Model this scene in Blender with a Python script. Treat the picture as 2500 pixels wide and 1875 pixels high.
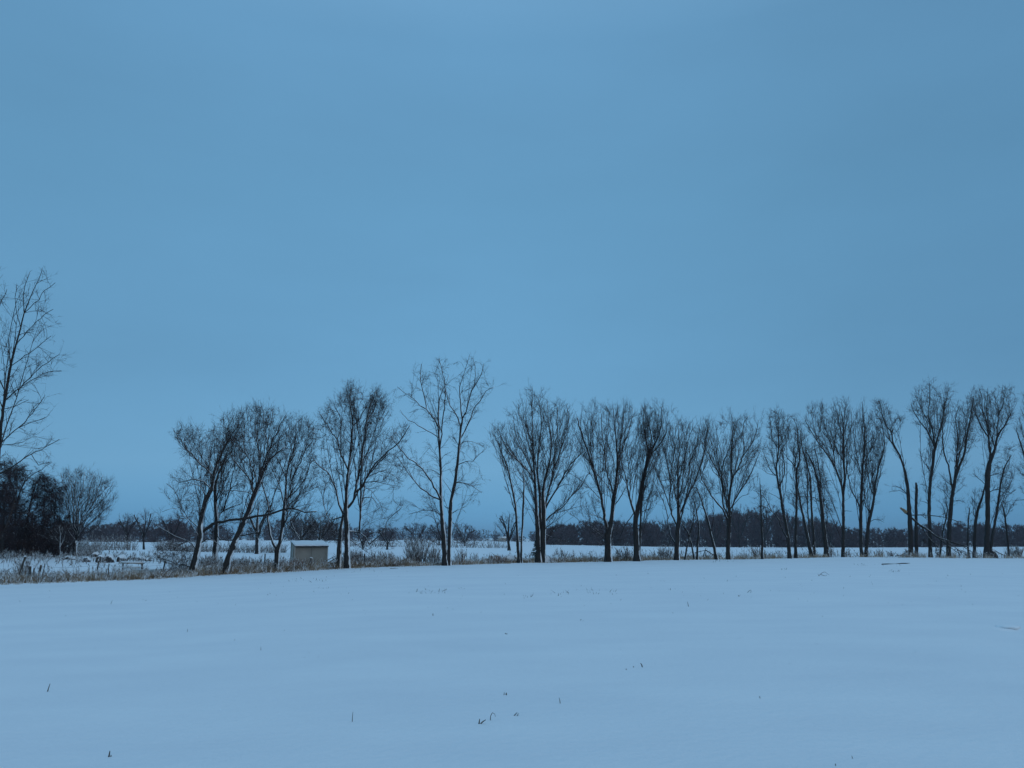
import bpy, math, random
import numpy as np
PI = math.pi
for o in list(bpy.data.objects): bpy.data.objects.remove(o)
scene = bpy.context.scene
COL = scene.collection

# ------------------------------------------------------------------ camera, sky, sun, exposure
F, HOR, CH = 1950.0, 1314.0, 1.70            # focal length in source pixels, horizon row, eye height
PITCH = math.atan((HOR - 937.5) / F)
cam_d = bpy.data.cameras.new('camera'); cam = bpy.data.objects.new('camera', cam_d); COL.objects.link(cam)
cam_d.sensor_width = 36.0; cam_d.lens = F / 2500.0 * 36.0; cam_d.clip_start = 0.1; cam_d.clip_end = 6000
cam.location = (0, 0, CH); cam.rotation_euler = (PI / 2 + PITCH, 0, 0)
scene.camera = cam

SUN_EL, SUN_AZ = math.radians(24), math.radians(150)
world = bpy.data.worlds.new('World'); scene.world = world; world.use_nodes = True
nt = world.node_tree; nt.nodes.clear()
N = nt.nodes.new; L = nt.links.new
out = N('ShaderNodeOutputWorld'); bg = N('ShaderNodeBackground'); bg.inputs['Strength'].default_value = 0.1
sky = N('ShaderNodeTexSky'); sky.sky_type = 'NISHITA'; sky.sun_disc = False
sky.sun_elevation = SUN_EL; sky.sun_rotation = SUN_AZ
tc = N('ShaderNodeTexCoord'); sep = N('ShaderNodeSeparateXYZ'); L(tc.outputs['Generated'], sep.inputs[0])
ramp = N('ShaderNodeValToRGB'); cr = ramp.color_ramp          # thick dusk overcast: horizon to zenith
K = 0.1
def stop(pos, rgb):
    e = cr.elements.new(pos); e.color = (*[c for c in rgb], 1)
cr.elements[0].position = 0.0; cr.elements[0].color = (0.103, 0.322, 0.580, 1)
cr.elements[1].position = 1.0; cr.elements[1].color = (0.37, 0.66, 0.97, 1)
stop(0.035, (0.120, 0.352, 0.612)); stop(0.085, (0.158, 0.392, 0.640)); stop(0.20, (0.138, 0.351, 0.582))
stop(0.40, (0.132, 0.338, 0.560)); stop(0.56, (0.135, 0.332, 0.556)); stop(0.76, (0.235, 0.475, 0.745))
L(sep.outputs['Z'], ramp.inputs[0])
mul = N('ShaderNodeVectorMath'); mul.operation = 'SCALE'; mul.inputs['Scale'].default_value = 1.0 / K
L(ramp.outputs['Color'], mul.inputs[0])
mp = N('ShaderNodeMapping'); mp.inputs['Scale'].default_value = (1.0, 1.0, 3.2); L(tc.outputs['Generated'], mp.inputs[0])
nz = N('ShaderNodeTexNoise'); nz.inputs['Scale'].default_value = 2.4; nz.inputs['Detail'].default_value = 5; nz.inputs['Roughness'].default_value = 0.5
L(mp.outputs[0], nz.inputs['Vector'])
mr = N('ShaderNodeMapRange'); mr.inputs['From Min'].default_value = 0.3; mr.inputs['From Max'].default_value = 0.7
mr.inputs['To Min'].default_value = 0.96; mr.inputs['To Max'].default_value = 1.04; L(nz.outputs['Fac'], mr.inputs['Value'])
mul2 = N('ShaderNodeVectorMath'); mul2.operation = 'SCALE'; L(mul.outputs[0], mul2.inputs[0]); L(mr.outputs[0], mul2.inputs['Scale'])
azr = N('ShaderNodeValToRGB'); az = azr.color_ramp; az.interpolation = 'B_SPLINE'      # sky darker towards the right, with some lens vignetting painted into its colour
az.elements[0].position = 0.0; az.elements[0].color = (.90, .90, .90, 1); az.elements[1].position = 1.0; az.elements[1].color = (.72, .74, .78, 1)
for p_, v_ in ((.25, .90), (.42, 1.01), (.55, .99), (.70, .83)):
    e_ = az.elements.new(p_); e_.color = (v_, v_, v_, 1)
axm = N('ShaderNodeMapRange'); axm.inputs['From Min'].default_value = -1; axm.inputs['From Max'].default_value = 1
L(sep.outputs['X'], axm.inputs['Value']); L(axm.outputs[0], azr.inputs[0])
mul3 = N('ShaderNodeVectorMath'); mul3.operation = 'MULTIPLY'; L(mul2.outputs[0], mul3.inputs[0]); L(azr.outputs['Color'], mul3.inputs[1]); mul2 = mul3
mix = N('ShaderNodeMix'); mix.data_type = 'RGBA'; mix.inputs['Factor'].default_value = 0.97
L(sky.outputs[0], mix.inputs['A']); L(mul2.outputs[0], mix.inputs['B'])
L(mix.outputs['Result'], bg.inputs['Color']); L(bg.outputs[0], out.inputs['Surface'])

sd = bpy.data.lights.new('sun', 'SUN'); sd.energy = 0.36; sd.angle = math.radians(40); sd.color = (1.0, 0.86, 0.72)
so = bpy.data.objects.new('sun', sd); COL.objects.link(so)
so.rotation_euler = (PI / 2 - SUN_EL, 0, PI - SUN_AZ)
scene.view_settings.view_transform = 'Standard'; scene.view_settings.look = 'None'
scene.view_settings.exposure = 0.0; scene.view_settings.gamma = 1.0; scene.view_settings.use_curve_mapping = False

rng = np.random.default_rng(7); random.seed(7)
CAMP = np.array([0, 0, CH]); CP, SP = math.cos(PITCH), math.sin(PITCH)

# ------------------------------------------------------------------ geometry of place: pixel of the survey photo -> point at a distance
def at(px, py, Y):
    a = (px - 1250.0) / F; b = (937.5 - py) / F
    d = np.array([a, CP - b * SP, SP + b * CP]); return CAMP + d * (Y / d[1])
def zrow(py, Y):
    b = (937.5 - py) / F; return CH + (SP + b * CP) * Y / (CP - b * SP)
COLS = np.array([-600, 0, 300, 600, 950, 1300, 1700, 2100, 2500, 3100.])
DD = np.array([48, 50, 53, 56, 60, 65, 72, 80, 88, 100.])
R0 = [1432, 1427, 1417, 1401, 1383, 1374, 1366, 1360, 1363, 1368]
R5 = [1422, 1416, 1408, 1395, 1380.5, 1372.5, 1366, 1361, 1364, 1369]
R15 = [1378, 1377, 1380, 1378, 1371, 1364, 1360, 1356, 1354, 1352]
R25 = [1352, 1351, 1353, 1367, 1362, 1358, 1356, 1351, 1350, 1348]
R120 = [1338, 1337, 1340, 1346, 1347, 1348, 1347, 1345, 1344, 1342]
R200 = [1326, 1326, 1327, 1331, 1334, 1338, 1340, 1340, 1339, 1337]
R300 = [1322, 1322, 1322, 1323, 1326, 1330, 1336, 1337, 1335, 1334]
R600 = [1316, 1316, 1316, 1317, 1318, 1321, 1331, 1333, 1331, 1330]
R1500 = [1315] * 10
ztab = []; ytab = []
for i in range(10):
    ys = [DD[i], DD[i] + 5, DD[i] + 15, DD[i] + 25, 130, 200, 300, 600, 1500]
    ps = [R0[i], R5[i], R15[i], R25[i], R120[i], R200[i], R300[i], R600[i], R1500[i]]
    ytab.append(ys); ztab.append([zrow(p, y) for p, y in zip(ps, ys)])
def hnoise(x, y):
    return (np.sin(x * .31 + 1.3) * np.sin(y * .23 + .5) * .013 + np.sin(x * .83 + y * .41) * .004
            + np.sin(x * 1.9 - y * 1.1 + 2) * .003)
def gz(x, y):
    x = np.atleast_1d(np.asarray(x, float)); y = np.atleast_1d(np.asarray(y, float))
    yy = np.maximum(y, 0.5)
    px = np.clip(1250 + F * x / (yy * CP - 0.35), -600, 3100)
    Z = np.empty((10,) + x.shape)
    for i in range(10):
        t = np.clip(y / DD[i], 0, 1)
        near = ztab[i][0] * t
        Z[i] = np.where(y < DD[i], near, np.interp(y, ytab[i], ztab[i]))
    j = np.clip(np.searchsorted(COLS, px, side='right') - 1, 0, 8)
    t = (px - COLS[j]) / (COLS[j + 1] - COLS[j]); t = t * t * (3 - 2 * t) * .5 + t * .5
    Za = np.take_along_axis(Z, j[None], 0)[0]; Zb = np.take_along_axis(Z, (j + 1)[None], 0)[0]
    z = Za * (1 - t) + Zb * t
    k = np.clip(np.abs(y) / 12, 0, 1)
    z = z + hnoise(x, y) * k
    # hollows left by buried clods
    for (cx, cy, w, dpt) in DENTS:
        z = z - dpt * np.exp(-((x - cx) / w) ** 2 - ((y - cy) / (w * .8)) ** 2)
    return z
DENTS = []; HAZE = 0.00028; TWR = .0068
def gz1(x, y): return float(gz(x, y)[0])
def depth_of(px):  return float(np.interp(px, COLS, DD))
def hit(px, py):                                   # where the line of sight meets the snow
    Y = np.concatenate([np.arange(3, 60, .05), np.arange(60, 400, .5)])
    a = (px - 1250.0) / F; b = (937.5 - py) / F
    k = Y / (CP - b * SP)
    xx = a * k; zz = CH + (SP + b * CP) * k
    g = gz(xx, Y); bad = np.where(zz <= g)[0]
    i = bad[0] if len(bad) else len(Y) - 1
    return np.array([xx[i], Y[i], g[i]])
for (px, py, w, d) in [(2478, 1538, .22, .10), (2440, 1575, .3, .035), (433, 1562, .12, .05), (108, 1693, .10, .03), (1175, 1764, .07, .03),
                       (1252, 1752, .07, .03), (2150, 1583, .08, .02), (2290, 1712, .08, .03), (2490, 1630, .1, .04)]:
    p = hit(px, py); DENTS.append((p[0], p[1], w, d))

# ------------------------------------------------------------------ meshes
def mesh_from(name, V, Fc, mats, smooth=True, mi=None):
    me = bpy.data.meshes.new(name); V = np.asarray(V, np.float32); Fc = np.asarray(Fc, np.int32)
    n, k = Fc.shape
    me.vertices.add(len(V)); me.vertices.foreach_set('co', V.ravel())
    me.loops.add(n * k); me.loops.foreach_set('vertex_index', Fc.ravel())
    me.polygons.add(n); me.polygons.foreach_set('loop_start', np.arange(0, n * k, k, dtype=np.int32))
    me.polygons.foreach_set('loop_total', np.full(n, k, np.int32))
    if smooth: me.polygons.foreach_set('use_smooth', np.ones(n, bool))
    if mi is not None: me.polygons.foreach_set('material_index', np.asarray(mi, np.int32))
    me.update(calc_edges=True)
    for m in (mats if isinstance(mats, (list, tuple)) else [mats]): me.materials.append(m)
    return me
def link(name, me, parent=None, loc=None):
    o = bpy.data.objects.new(name, me); COL.objects.link(o)
    if loc is not None: o.location = loc
    if parent is not None: o.parent = parent
    return o
def tag(o, label=None, cat=None, group=None, kind=None):
    if label: o['label'] = label
    if cat: o['category'] = cat
    if group: o['group'] = group
    if kind: o['kind'] = kind
    return o
def empty(name, loc, label, cat, group=None, rz=0):
    o = bpy.data.objects.new(name, None); COL.objects.link(o); o.location = loc; o.rotation_euler = (0, 0, rz)
    o.empty_display_size = .3
    return tag(o, label, cat, group)
def nrm(v): return v / np.maximum(np.linalg.norm(v, axis=-1, keepdims=True), 1e-9)
class Geo:                                         # collects tubes, boxes, blades for ONE mesh
    def __init__(s): s.V = []; s.T = []; s.n = 0
    def add(s, V, T):
        s.V.append(V); s.T.append(T + s.n); s.n += len(V)
    def tubes(s, P, R, S=3, cap=False, rough=0.0):  # P (n,k,3)  R (n,k)
        n, k, _ = P.shape
        if n == 0: return
        T = np.empty_like(P); T[:, 1:-1] = P[:, 2:] - P[:, :-2]; T[:, 0] = P[:, 1] - P[:, 0]; T[:, -1] = P[:, -1] - P[:, -2]
        T = nrm(T); ref = np.where(np.abs(T[:, :1, 2:3]) > .9, np.array([[[0.1, 1., 0]]]), np.array([[[0.05, .1, 1.]]]))
        ref = np.broadcast_to(ref, T.shape)
        U = nrm(np.cross(T, ref)); W = np.cross(T, U)
        a = np.arange(S) * 2 * PI / S
        rr = R[:, :, None] * (np.ones((n, k, S)) + (rng.uniform(-rough, rough, (n, k, S)) if rough else 0))
        V = P[:, :, None, :] + rr[..., None] * (U[:, :, None] * np.cos(a)[None, None, :, None] + W[:, :, None] * np.sin(a)[None, None, :, None])
        idx = np.arange(n * k * S).reshape(n, k, S)
        A = idx[:, :-1]; B = np.roll(A, -1, 2); C = idx[:, 1:]; D = np.roll(C, -1, 2)
        q = np.concatenate([np.stack([A, B, C], -1).reshape(-1, 3), np.stack([B, D, C], -1).reshape(-1, 3)])
        V = V.reshape(-1, 3)
        if cap:
            V = np.concatenate([V, P[:, -1]]); c = n * k * S + np.arange(n)
            E = idx[:, -1]; q2 = np.stack([E, np.roll(E, -1, 1), np.broadcast_to(c[:, None], E.shape)], -1).reshape(-1, 3)
            q = np.concatenate([q, q2])
        s.add(V, q)
    def spikes(s, A, B, R):                        # three-sided spikes A -> B
        n = len(A)
        if n == 0: return
        T = nrm(B - A); ref = np.where(np.abs(T[:, 2:3]) > .9, np.array([[0.1, 1., 0]]), np.array([[0.05, .1, 1.]]))
        U = nrm(np.cross(T, ref)); W = np.cross(T, U); a = np.arange(3) * 2 * PI / 3
        ring = A[:, None] + R[:, None, None] * (U[:, None] * np.cos(a)[None, :, None] + W[:, None] * np.sin(a)[None, :, None])
        V = np.concatenate([ring, B[:, None]], 1).reshape(-1, 3); i = np.arange(n)[:, None] * 4
        q = np.concatenate([i + np.array([[0, 1, 3]]), i + np.array([[1, 2, 3]]), i + np.array([[2, 0, 3]])])
        s.add(V, q)
    def blades(s, A, B, W):                        # one sliver each, for twigs far off
        n = len(A); T = nrm(B - A); U = nrm(np.cross(T, rng.normal(size=(n, 3)))) * W[:, None]
        s.add(np.stack([A - U, A + U, B], 1).reshape(-1, 3), np.arange(n * 3).reshape(n, 3))
    def box(s, c, sz, rz=0, rx=0, ry=0):
        v = np.array([[x, y, z] for x in (-.5, .5) for y in (-.5, .5) for z in (-.5, .5)]) * np.array(sz)
        cx, sx = math.cos(rx), math.sin(rx); v = v @ np.array([[1, 0, 0], [0, cx, sx], [0, -sx, cx]])
        cy, sy = math.cos(ry), math.sin(ry); v = v @ np.array([[cy, 0, -sy], [0, 1, 0], [sy, 0, cy]])
        cz, s_z = math.cos(rz), math.sin(rz); v = v @ np.array([[cz, s_z, 0], [-s_z, cz, 0], [0, 0, 1]])
        q = [(0, 1, 3), (0, 3, 2), (4, 6, 7), (4, 7, 5), (0, 4, 5), (0, 5, 1), (2, 3, 7), (2, 7, 6), (0, 2, 6), (0, 6, 4), (1, 5, 7), (1, 7, 3)]
        s.add(v + np.array(c), np.array(q))
    def build(s, name, mat, parent=None, origin=(0, 0, 0), smooth=True):
        V = np.concatenate(s.V) - np.asarray(origin, float); T = np.concatenate(s.T)
        me = mesh_from(name, V, T, mat, smooth)
        return link(name, me, parent, None if parent is not None else origin)

# ------------------------------------------------------------------ materials
def mat_new(name):
    m = bpy.data.materials.new(name); m.use_nodes = True; t = m.node_tree; b = t.nodes['Principled BSDF']
    return m, t, b
def noise(t, scale, detail=4, rough=.5, vec=None, coord='Object'):
    n = t.nodes.new('ShaderNodeTexNoise'); n.inputs['Scale'].default_value = scale; n.inputs['Detail'].default_value = detail
    n.inputs['Roughness'].default_value = rough
    if vec is None:
        g = t.nodes.new('ShaderNodeNewGeometry'); vec = g.outputs['Position']
    t.links.new(vec, n.inputs['Vector']); return n.outputs['Fac']
def rampn(t, fac, stops):
    r = t.nodes.new('ShaderNodeValToRGB'); t.links.new(fac, r.inputs[0])
    e = r.color_ramp.elements
    e[0].position, e[0].color = stops[0][0], (*stops[0][1], 1); e[1].position, e[1].color = stops[-1][0], (*stops[-1][1], 1)
    for p, c in stops[1:-1]:
        k = e.new(p); k.color = (*c, 1)
    return r.outputs[0]
def mixc(t, f, a, b):
    m = t.nodes.new('ShaderNodeMix'); m.data_type = 'RGBA'
    for s, v in (('Factor', f), ('A', a), ('B', b)):
        if hasattr(v, 'is_output'): t.links.new(v, m.inputs[s])
        else: m.inputs[s].default_value = v if s == 'Factor' else (*v, 1)
    return m.outputs['Result']
def math_n(t, op, a, b=0.0, clamp=False):
    m = t.nodes.new('ShaderNodeMath'); m.operation = op; m.use_clamp = clamp
    for i, v in enumerate((a, b)):
        if hasattr(v, 'is_output'): t.links.new(v, m.inputs[i])
        else: m.inputs[i].default_value = v
    return m.outputs[0]
SNOW = (0.84, 0.85, 0.86)
def snow_mask(t, thr, amp, scale, d=(.80, .05, .60), soft=.12):
    g = t.nodes.new('ShaderNodeNewGeometry'); v = t.nodes.new('ShaderNodeVectorMath'); v.operation = 'DOT_PRODUCT'
    t.links.new(g.outputs['Normal'], v.inputs[0]); v.inputs[1].default_value = d
    n = noise(t, scale, 3, .6); x = math_n(t, 'SUBTRACT', n, .5); x = math_n(t, 'MULTIPLY', x, amp * 2)
    x = math_n(t, 'ADD', v.outputs['Value'], x); x = math_n(t, 'SUBTRACT', x, thr); return math_n(t, 'DIVIDE', x, soft, True)
def bark_mat(name, thr, col=(.016, .014, .013), col2=(.038, .031, .027), amp=.35, scale=2.2, d=(.80, .05, .60)):
    m, t, b = mat_new(name)
    g = t.nodes.new('ShaderNodeNewGeometry'); mp_ = t.nodes.new('ShaderNodeMapping'); mp_.inputs['Scale'].default_value = (9, 9, 1.6)
    t.links.new(g.outputs['Position'], mp_.inputs[0])
    fis = noise(t, 1.4, 5, .65, mp_.outputs[0])
    c = rampn(t, fis, [(.35, col), (.65, col2)])
    c = mixc(t, snow_mask(t, thr, amp, scale, d), c, SNOW)
    t.links.new(c, b.inputs['Base Color']); b.inputs['Roughness'].default_value = .9
    b.inputs['Specular IOR Level'].default_value = .2
    bp = t.nodes.new('ShaderNodeBump'); bp.inputs['Strength'].default_value = .6; bp.inputs['Distance'].default_value = .03
    t.links.new(fis, bp.inputs['Height']); t.links.new(bp.outputs[0], b.inputs['Normal'])
    return m
def plain(name, c1, c2, scale=3, thr=None, amp=.3, rough=.9, sscale=4, d=(.4, 0, .9)):
    m, t, b = mat_new(name); c = rampn(t, noise(t, scale, 4, .6), [(.35, c1), (.65, c2)])
    if thr is not None: c = mixc(t, snow_mask(t, thr, amp, sscale, d), c, SNOW)
    t.links.new(c, b.inputs['Base Color']); b.inputs['Roughness'].default_value = rough; b.inputs['Specular IOR Level'].default_value = .2
    return m
BARK = {2: bark_mat('bark_snow_plastered', .48), 1: bark_mat('bark_snow_dusted', .60), 0: bark_mat('bark_mostly_bare', .92)}
TWIG = {2: plain('twig_snow_lined', (.030, .020, .018), (.062, .040, .034), 1.2, .78, .5, .9, 3.5, (.5, 0, .85)),
        1: plain('twig_snow_dusted', (.030, .020, .018), (.062, .040, .034), 1.2, .86, .5, .9, 3.5, (.5, 0, .85)),
        0: plain('twig_bare', (.034, .023, .020), (.068, .044, .036), 1.2, 1.05, .4, .9, 3.5, (.5, 0, .85))}
M_VINE = plain('vine_tangle', (.026, .016, .018), (.058, .032, .031), 1.0, .98, .5, .9, 3.5)
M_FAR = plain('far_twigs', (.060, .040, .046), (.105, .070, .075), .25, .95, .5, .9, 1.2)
M_WOOD = plain('split_wood', (.20, .14, .08), (.30, .22, .14), 8, 1.2)
M_POST = plain('weathered_post', (.05, .045, .04), (.10, .085, .07), 6, .8, .2, .9, 5)
M_PALE = plain('pale_stake', (.35, .33, .29), (.5, .48, .44), 6, .9)
M_GRASS = plain('dry_grass', (.22, .15, .09), (.38, .28, .18), .9, .17, .95, .95, 2.2, (.2, -.1, .35))
M_RED = plain('rusty_brush', (.16, .070, .040), (.30, .15, .08), 2, .7, .6)
M_SHRUB = plain('shrub_stems', (.075, .052, .042), (.16, .115, .085), 1.5, .60, .8, .9, 4)
M_NEEDLE = plain('evergreen_needles', (.018, .030, .020), (.035, .055, .035), 4, .62, .4, .9, 5)
M_STEM = plain('dead_stalk', (.045, .035, .022), (.09, .07, .045), 40, 1.4)
def snow_material():
    m, t, b = mat_new('snow')
    g = t.nodes.new('ShaderNodeNewGeometry')
    mp_ = t.nodes.new('ShaderNodeMapping'); mp_.inputs['Scale'].default_value = (.5, 1.1, 1); t.links.new(g.outputs['Position'], mp_.inputs[0])
    a = noise(t, .55, 6, .55, mp_.outputs[0]); c = noise(t, 9.0, 5, .6); f = noise(t, 60, 3, .6)
    col = rampn(t, a, [(.3, (.80, .81, .83)), (.7, (.87, .875, .88))])
    t.links.new(col, b.inputs['Base Color']); b.inputs['Roughness'].default_value = .75; b.inputs['Specular IOR Level'].default_value = .15
    h = math_n(t, 'MULTIPLY', a, .032); h2 = math_n(t, 'MULTIPLY', c, .026); h3 = math_n(t, 'MULTIPLY', f, .005)
    h = math_n(t, 'ADD', math_n(t, 'ADD', h, h2), h3)
    bp = t.nodes.new('ShaderNodeBump'); bp.inputs['Strength'].default_value = .7; bp.inputs['Distance'].default_value = 1.0
    t.links.new(h, bp.inputs['Height']); t.links.new(bp.outputs[0], b.inputs['Normal'])
    return m
M_SNOW = snow_material()

# ------------------------------------------------------------------ ground
def axis(parts):
    a = np.concatenate([np.arange(*p) if len(p) == 3 else np.array(p) for p in parts]); return np.unique(np.round(a, 4))
geo = 110 * 1.045 ** np.arange(0, 62)
xs = axis([(-70, 95, .55), tuple([8.4]), (8.4, 10.6, .05)] ) if False else np.unique(np.round(np.concatenate([
    np.arange(-70, 95, .55), np.arange(8.6, 10.4, .06), -70 * 1.07 ** np.arange(1, 50), 95 * 1.07 ** np.arange(1, 46)]), 3))
ys = np.unique(np.round(np.concatenate([np.array([-400, -200, -100, -50, -25, -12, -6]), np.arange(-2, 6, .5), np.arange(6, 18, .15),
    np.arange(18, 112, .45), geo, [2000, 2600]]), 3))
X, Y = np.meshgrid(xs, ys)
Z = gz(X.ravel(), Y.ravel()).reshape(X.shape)
ii = np.arange(len(ys) * len(xs)).reshape(len(ys), len(xs))
Q = np.stack([ii[:-1, :-1], ii[:-1, 1:], ii[1:, 1:], ii[1:, :-1]], -1).reshape(-1, 4)
g = link('snow_field', mesh_from('snow_field', np.stack([X, Y, Z], -1).reshape(-1, 3), Q, M_SNOW)); tag(g, kind='structure')

# ------------------------------------------------------------------ tree maker
CROPS = {'A': (380, 950, 3.385), 'B': (760, 850, 2.860), 'C': (1180, 920, 3.318), 'D': (1600, 950, 3.687),
         'E': (2080, 900, 3.319), 'F': (0, 620, 2.0), 'G': (0, 1120, 5.53), 'P': (0, 0, 1.0)}
def grow(pos, tan, rad, targets, lift=.5, wob=.06, rmax=.06, kpts=6, acost=1.6, rk=.010, nfan=0):
    """targets are joined one after another to the cheapest point of the skeleton so far"""
    cap = len(pos) + len(targets) * kpts
    P = np.empty((cap, 3)); Tn = np.empty((cap, 3)); R = np.empty(cap); n = len(pos); use = np.zeros(cap)
    P[:n] = pos; Tn[:n] = tan; R[:n] = rad
    outP = []; outR = []
    ts = np.linspace(0, 1, kpts)[:, None]
    up = np.array([0, 0, 1.])
    for it, p in enumerate(targets):
        v = p - P[:n]; d = np.sqrt((v * v).sum(1)) + 1e-6
        c = (v * Tn[:n]).sum(1) / d
        cost = d * (1 + acost * (1 - c)) + np.where(R[:n] < .012, .6, 0) + use[:n] * .7
        if it < nfan: cost = .12 * d + 7 * (1 - c) + np.where(R[:n] < .03, 1.5, 0) + np.where((d < 2.2) | (v[:, 2] < 1.3), 3, 0) + use[:n] * 1.6   # a long limb from low down
        i = int(np.argmin(cost)); dd = d[i]
        if dd < .12: continue
        use[:n] += np.exp(-(((P[:n] - P[i]) ** 2).sum(1)) / .12)
        s = P[i]; tt = Tn[i]; di = v[i] / dd
        h = tt * .5 + di * .5
        P1 = s + h * dd * .38; P2 = p - (di * .7 + up * lift * .7) * dd * .3
        q = (1 - ts) ** 3 * s + 3 * (1 - ts) ** 2 * ts * P1 + 3 * (1 - ts) * ts ** 2 * P2 + ts ** 3 * p
        w = rng.normal(0, 1, 3) * np.sin(ts * PI) * wob * 1.6 * dd + np.cumsum(rng.normal(0, wob * dd * .5, (kpts, 3)), 0) * ts; w[0] = 0; q = q + w
        r0 = min(R[i] * .55, .013 + .0052 * dd, .04) if it < nfan else min(R[i] * .75, rk + rk * dd, rmax); r0 = max(r0, TWR * 1.3)
        rr = r0 + (TWR - r0) * ts[:, 0] ** .9
        outP.append(q); outR.append(rr)
        tg = np.empty((kpts, 3)); tg[:-1] = q[1:] - q[:-1]; tg[-1] = tg[-2]
        P[n:n + kpts] = q; Tn[n:n + kpts] = nrm(tg); R[n:n + kpts] = rr; n += kpts
    if not outP: return np.zeros((0, kpts, 3)), np.zeros((0, kpts))
    return np.array(outP), np.array(outR)
def spawn(P, R, per, lo, hi, ang, lift, k, tmin=.15, rs=.6, wob=.1):
    """side shoots from polylines P; per = expected number per polyline (array)"""
    n, kk, _ = P.shape
    if n == 0: return np.zeros((0, k, 3)), np.zeros((0, k))
    cnt = rng.poisson(per * np.ones(n)); idx = np.repeat(np.arange(n), cnt); m = len(idx)
    t = rng.uniform(tmin, 1, m) * (kk - 1); j = np.minimum(t.astype(int), kk - 2); f = (t - j)[:, None]
    s = P[idx, j] * (1 - f) + P[idx, j + 1] * f; tan = nrm(P[idx, j + 1] - P[idx, j])
    r = R[idx, j] * (1 - f[:, 0]) + R[idx, j + 1] * f[:, 0]
    rnd = nrm(rng.normal(size=(m, 3))); per_ = nrm(rnd - tan * (rnd * tan).sum(1, keepdims=True))
    a = ang * rng.uniform(.6, 1.3, m)[:, None]
    d = nrm(tan * np.cos(a) + per_ * np.sin(a) + np.array([0, 0, lift]))
    ln = rng.uniform(lo, hi, m) * (1.15 - .5 * (t / (kk - 1)))
    u = np.linspace(0, 1, k)[None, :, None]
    q = s[:, None] + d[:, None] * ln[:, None, None] * u + np.array([0, 0, 1.]) * (lift * .45 * ln)[:, None, None] * u ** 2
    w = rng.normal(size=(m, k, 3)) * (wob * ln)[:, None, None]; w[:, 0] = 0; q = q + w
    r0 = np.clip(r * rs, TWR * .8, .02)
    return q, r0[:, None] * (1 - .6 * u[0, :, 0][None])
def in_poly(poly, n):
    poly = np.array(poly, float); lo, hi = poly.min(0), poly.max(0); res = []
    x1, y1 = poly[:, 0], poly[:, 1]; x2, y2 = np.roll(x1, -1), np.roll(y1, -1)
    got = 0
    while got < n:
        p = rng.uniform(lo, hi, (n * 3, 2))
        c = ((y1[None] > p[:, 1:2]) != (y2[None] > p[:, 1:2])) & (p[:, 0:1] < (x2 - x1)[None] * (p[:, 1:2] - y1[None]) / ((y2 - y1)[None] + 1e-9) + x1[None])
        p = p[c.sum(1) % 2 == 1]; res.append(p); got += len(p)
    return np.concatenate(res)[:n]
def smooth_line(P, R, step):
    """resample a hand-laid line with rounded bends"""
    P = np.array(P, float); R = np.array(R, float); n = len(P)
    if n < 2: return P, R
    T = np.empty_like(P); T[1:-1] = (P[2:] - P[:-2]) * .5; T[0] = P[1] - P[0]; T[-1] = P[-1] - P[-2]
    oP = [P[0]]; oR = [R[0]]
    for i in range(n - 1):
        d = np.linalg.norm(P[i + 1] - P[i]); m = max(1, int(round(d / step)))
        for k in range(1, m + 1):
            t = k / m; h00 = 2 * t ** 3 - 3 * t ** 2 + 1; h10 = t ** 3 - 2 * t ** 2 + t; h01 = -2 * t ** 3 + 3 * t ** 2; h11 = t ** 3 - t ** 2
            oP.append(h00 * P[i] + h10 * T[i] * .8 + h01 * P[i + 1] + h11 * T[i + 1] * .8); oR.append(R[i] + (R[i + 1] - R[i]) * t)
    return np.array(oP), np.array(oR)
ALLT = []
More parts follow.
